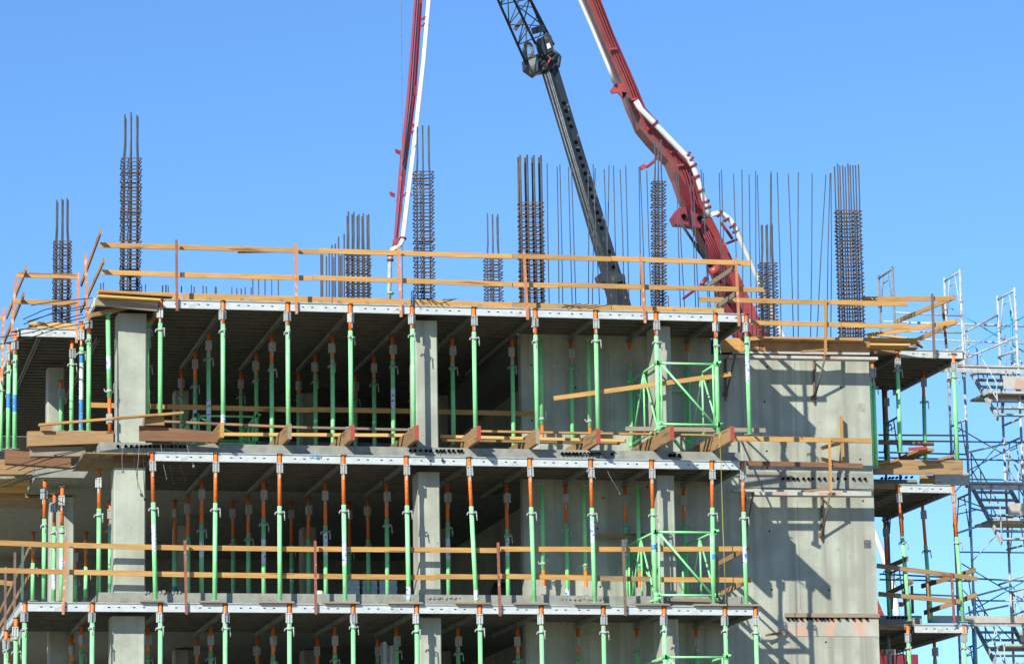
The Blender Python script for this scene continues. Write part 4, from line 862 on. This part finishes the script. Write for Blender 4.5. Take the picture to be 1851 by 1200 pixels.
for (a0, b0, a1, b1, r) in ((985, 105, 1000, 96, .04), (978, 118, 990, 104, .04), (995, 112, 1005, 100, .035), (1000, 92, 1012, 102, .05), (1012, 102, 1009, 122, .06), (975, 98, 968, 76, .04), (960, 105, 975, 100, .05)): m.tube([at(a0, b0, CY-.22), at(a1, b1, CY-.22)], r, 6)
m.build('rigging_lug', CRANE2, cr_)
m = MB(); m.tube([at(988, 118, CY-.3), at(996, 106, CY-.3), at(992, 104, CY-.3)], .04, 6); m.build('red_cable', PUMPRED, cr_)
# lattice jib: four chords, continues above the frame
TOPV = -700
def chord(u0, v0, u1, v1, y0, y1): return (u0, v0, y0), (u1, v1, y1)
def ext(u0, v0, u1, v1, y0, y1):
    t = (TOPV-v0)/(v1-v0); return (u0+(u1-u0)*t, TOPV, y0+(y1-y0)*t*.2)
chs = [((952, 118), (900, 0), CY-.6, CY-.6), ((968, 80), (929, 0), CY-.9, CY-.9), ((1001, 82), (959, 0), CY+.1, CY+.1), ((985, 62), (941, -40), CY+.9, CY+.9)]
CH = []
for (a, b, y0, y1) in chs:
    m = MB(); P = at(a[0], a[1], y0); Q = at(b[0], b[1], y1); E_ = P+(Q-P)*((at(0, TOPV, CY).z-P.z)/(Q.z-P.z)); m.tube([P, E_], .045, 8); m.build('chord', CRANE, cr_); CH.append((P, E_))
def cp_(i, t): return CH[i][0].lerp(CH[i][1], t)
br = MB(); nseg = 22
for k in range(nseg):
    t0, t1 = k/nseg, (k+1)/nseg
    for i, j in ((0, 1), (1, 2), (2, 3), (3, 0)):
        a, b = (i, j) if k % 2 == 0 else (j, i)
        m = MB(); m.tube([cp_(a, t0), cp_(b, t1)], .022, 5); m.tube([cp_(i, t1), cp_(j, t1)], .018, 5)
        m.build('brace', CRANE2, cr_)
m = MB(); m.bar(at(930, 55, CY-.6), at(946, 33, CY-.8), .05, .12); m.build('catwalk_plate', CRANE2, cr_); m = MB(); m.bar(at(962, 57, CY-.4), at(984, 51, CY-.1), .05, .22); m.build('catwalk_plate', CRANE2, cr_)
m = MB(); m.tube([at(725, -560, 6), at(725, 0, 6), at(726.5, 300, 6), at(727.5, 545, 6)], .011, 5)
one('tag_line', m, SCAFD, 'very thin grey line hanging straight down left of the pump pipe', 'cable')
# ------------------------------------------------------------------ scaffold stair tower
sc = empty('scaffold_stair_tower', Vector((at(1740, 800, 8).x, 8, 0)), 'grey tubular scaffold stair tower with blue braces at the right edge', 'scaffolding')
def st(name, P, r=.026, m=None): q = MB(); q.tube([at(*p) for p in P], r, 6); return q.build(name, m or SCAF, sc)
YN, YF = 7.6, 8.9
def leg(u, v0, y, v1=1500, m=SCAF, r=.036):
    a = at(u, v0, y); q = MB(); q.tube([a, Vector((a.x, y, .05))], r, 8)
    z = a.z-.9
    while z > 3: q.tube([Vector((a.x, y, z)), Vector((a.x, y, z+.09))], r*1.35, 8); z -= 1.95
    q.build('standard', m, sc); return a
A0 = leg(1588, 497, YF, m=SCAFD); A1 = leg(1613, 481, YN, m=SCAFD); B0 = leg(1707, 502, YF); B1 = leg(1735, 487, YN); C0 = leg(1803, 535, YF); C1 = leg(1834, 520, YN); D0 = leg(1890, 560, YF); D1 = leg(1925, 545, YN)
def frames(F, N, z0, dark=False):
    """one walk-through frame: header, knee tubes and inner ladder legs"""
    m = MB(); f, n = Vector((F.x, F.y, z0)), Vector((N.x, N.y, z0))
    m.tube([f, n], .028, 6); i = f.lerp(n, .33); j = f.lerp(n, .67)
    m.tube([i, i.lerp(f, .75)-Vector((0, 0, .95))], .018, 6); m.tube([j, j.lerp(n, .75)-Vector((0, 0, .95))], .018, 6)
    m.tube([i-Vector((0, 0, .22)), j-Vector((0, 0, .22))], .015, 6)
    m.build('end_frame', SCAFD if dark else SCAF, sc)
for (F, N, dk) in ((A0, A1, True), (B0, B1, False), (C0, C1, False), (D0, D1, False)):
    z = F.z-.10
    while z > 6.5: frames(F, N, z, dk); z -= 1.98
for P in ([(1618, 565, YN), (1737, 571, YN)], [(1597, 581, YF), (1823, 588, YF), (1900, 591, YF)], [(1640, 584, YF), (1851, 590, YF)], [(1630, 599, YN), (1740, 602, YN)], [(1660, 613, YF), (1823, 620, YF), (1900, 622, YF)], [(1588, 786, YN), (1746, 787, YN)], [(1588, 796, YF), (1900, 800, YF)], [(1588, 817, YF), (1746, 821, YF)], [(1588, 827, YF), (1900, 833, YF)],
          [(1590, 1037, YF), (1900, 1052, YF)], [(1590, 1047, YN), (1755, 1050, YN)], [(1640, 1073, YF), (1735, 1077, YF)], [(1755, 918, YF), (1786, 925, YF)], [(1757, 1085, YF), (1900, 1086, YF)]):
    st('ledger', P, .024, SCAFD if P[0][1] in (786, 796, 817, 827, 1037, 1047) else SCAF)
for P in ([(1739, 603, YN), (1803.6, 569.5, YF)], [(1743.5, 648, YN), (1803, 624, 8.4), (1835, 609, YN)], [(1804, 646, YF), (1840, 632, YN)], [(1748, 818, YN), (1812, 803, YF)], [(1731, 963, YN), (1800, 940, YF)], [(1750, 1080, YN), (1822, 1061, YF)], [(1756, 1107, YN), (1822, 1094, YF)], [(1806, 1056, YF), (1851, 1040, YN)], [(1812, 770, YF), (1843, 757, YN)], [(1820, 993, YF), (1851, 985, YN)], [(1828, 1112, YF), (1851, 1104, YN)]):
    st('handrail', P, .028, SCAF)
for i, P in enumerate(([(1715, 555, YF), (1851, 636, YF)], [(1743, 635, YN), (1851, 572, YN)], [(1738, 1018, YF), (1851, 1085, YF)], [(1745, 1110, YN), (1851, 1050, YN)], [(1740, 1188, YN), (1812, 1143, YN)], [(1751, 850, YF), (1851, 797, YF)], [(1732, 773, YF), (1851, 842, YF)], [(1731, 900, YF), (1786, 920, YF)], [(1731, 929, YN), (1765, 921, YN)])):
    st('cross_brace', P, .017, BLUE if i < 5 else SCAFD)
for P in ([(1828, 560, YF), (1830, 672, YF)], [(1753, 877, YN), (1754, 970, YN)], [(1759, 1135, YN), (1763, 1230, YN)]): st('blue_standard', P, .04, BLUE)
for i in range(6):
    z0 = 4.2+i*1.95; yy = YF if i % 2 else YN
    for (a, b) in ((B0, C0), (C0, D0)) if i % 2 else ((C1, D1), (B1, C1)):
        q = MB(); q.tube([(a.x, yy, z0), (b.x, yy, z0+1.5)] if i % 3 else [(b.x, yy, z0), (a.x, yy, z0+1.5)], .015, 5); q.build('cross_brace', BLUE if i % 4 == 1 else SCAF, sc)
    q = MB(); q.tube([(B0.x, YF, z0+.4), (D0.x, YF, z0+.4)], .022, 6); q.build('ledger', SCAF, sc)
    q = MB(); q.tube([(C1.x, YN, z0+1.1), (D1.x, YN, z0+1.1)], .022, 6); q.build('ledger', SCAF, sc)
# decks, stairs and landings
def slabx(name, u0, u1, v, y0, y1, h, m, u1b=None):
    a, b = at(u0, v, y0), at(u1, v, y0); q = MB(); q.box(a.x, b.x, y0, y1, a.z-h, a.z); return q.build(name, m, sc)
for (u0, v) in ((1700, 658), (1752, 870), (1757, 1117)):
    slabx('platform', u0, 1960, v, YN-.05, YN+.28, .05, PAD); slabx('platform', u0, 1960, v+5, YN+.30, YN+.62, .05, PAD)
    slabx('platform_beam', u0+2, 1960, v+6, YN-.08, YN-.052, .12, SCAF)
def flight(us, vs, ue, ve, n, wd=1.05, ya=9.0, yb=7.0):
    """stair coming down towards the street: two stringers with treads between"""
    a, b = at(us, vs, ya), at(ue, ve, yb); b = Vector((a.x, b.y, b.z)); off = Vector((wd, 0, 0))
    for o_ in (Vector(), off):
        e = MB(); e.bar(a+o_, b+o_, .04, .15); e.build('stringer', SCAF, sc)
    for i in range(n):
        c = a.lerp(b, (i+.5)/n); q = MB(); q.box(c.x+.021, c.x+wd-.021, c.y-.12, c.y+.12, c.z-.025, c.z+.02); q.build('tread', SCAF, sc)
    for o_ in (Vector(), off):
        e = MB(); e.tube([a+o_+Vector((0, 0, .95)), b+o_+Vector((0, 0, .95))], .02, 6); e.tube([a+o_+Vector((0, 0, .5)), b+o_+Vector((0, 0, .5))], .018, 6)
        for t in (0, .33, .67, 1): c = a.lerp(b, t)+o_; e.tube([c, c+Vector((0, 0, .95))], .018, 6)
        e.build('stair_rail', SCAF, sc)
flight(1752, 668, 1808, 756, 7); flight(1758, 882, 1817, 981, 7); flight(1765, 1135, 1828, 1235, 7)
for (u0, v0, v1, m) in ((1788, 706, 703, PAD), (1796, 936, 931, PAD), (1818, 1163, 1160, PAD)):
    slabx('landing', u0, 1960, v0, YN-.25, YN+1.2, .06, PAD)
    a = at(u0+26, v1, YN-.1); b = at(1960, v1-20, YN-.1); q = MB(); q.box(a.x, b.x, YN-.14, YN-.1, a.z, b.z); q.build('toe_board', m, sc)
for (a, b) in (((1742, 587), (1742, 668)), ((1751, 1095), (1751, 1135))): st('stair_post', [(a[0], a[1], YN), (b[0]+6, b[1], YN)], .026)
# pale concrete parapet of a building part seen past the tower
pb = empty('parapet', Vector((at(1700, 860, 12).x, 12, 0)), 'pale concrete upstand seen past the scaffold tower on the right', 'parapet')
for (u0, u1, v0, v1) in ((1706, 1741, 635, 659), (1690, 1752, 853, 876), (1680, 1960, 1112, 1126)):
    a, b = at(u0, v0, 6.8), at(u1, v1, 6.8); q = MB(); q.box(a.x, b.x, 6.8, 6.95, b.z, a.z); q.build('upstand', PAD, pb)
# more small site litter: buckets, coiled hose and a bin in the storeys
for i, (u, y, z, cm, lab) in enumerate(((905, 3.4, 10.235, BLKP, 'dark plastic sack standing against the left end of the core wall, middle storey'), (578, 2.2, 10.235, WRAP, 'small white lump of cloth on the middle storey floor'),)):
    a = at(u, 1060, y); m = MB(); r = .24 if i == 0 else .10; m.tube([(a.x, y, z), (a.x+.02, y, z+r), (a.x, y+.02, z+2*r), (a.x, y, z+2.6*r)], [r, r*1.1, r*.95, r*.6], 10)
    one('rubbish_sack', m, cm, lab, 'sack')
# grey post standing below the right hand lowest slab
a, b = at(1605, 1130, 5.5), at(1608, 1300, 5.5); m = MB(); m.tube([a, Vector((a.x, 5.5, 6.81))], .05, 10); m.box(a.x-.12, a.x+.12, 5.4, 5.6, a.z-1.0+.25, a.z-.6)
one('grey_prop', m, SCAF, 'weathered grey steel post below the small slab right of the core wall', 'post')
print('objects', len(bpy.data.objects))

for o in bpy.data.objects:
    if o.get('label') and len(o['label'].replace(',', ' ').split()) > 16: print('LONG', o.name, o['label'])
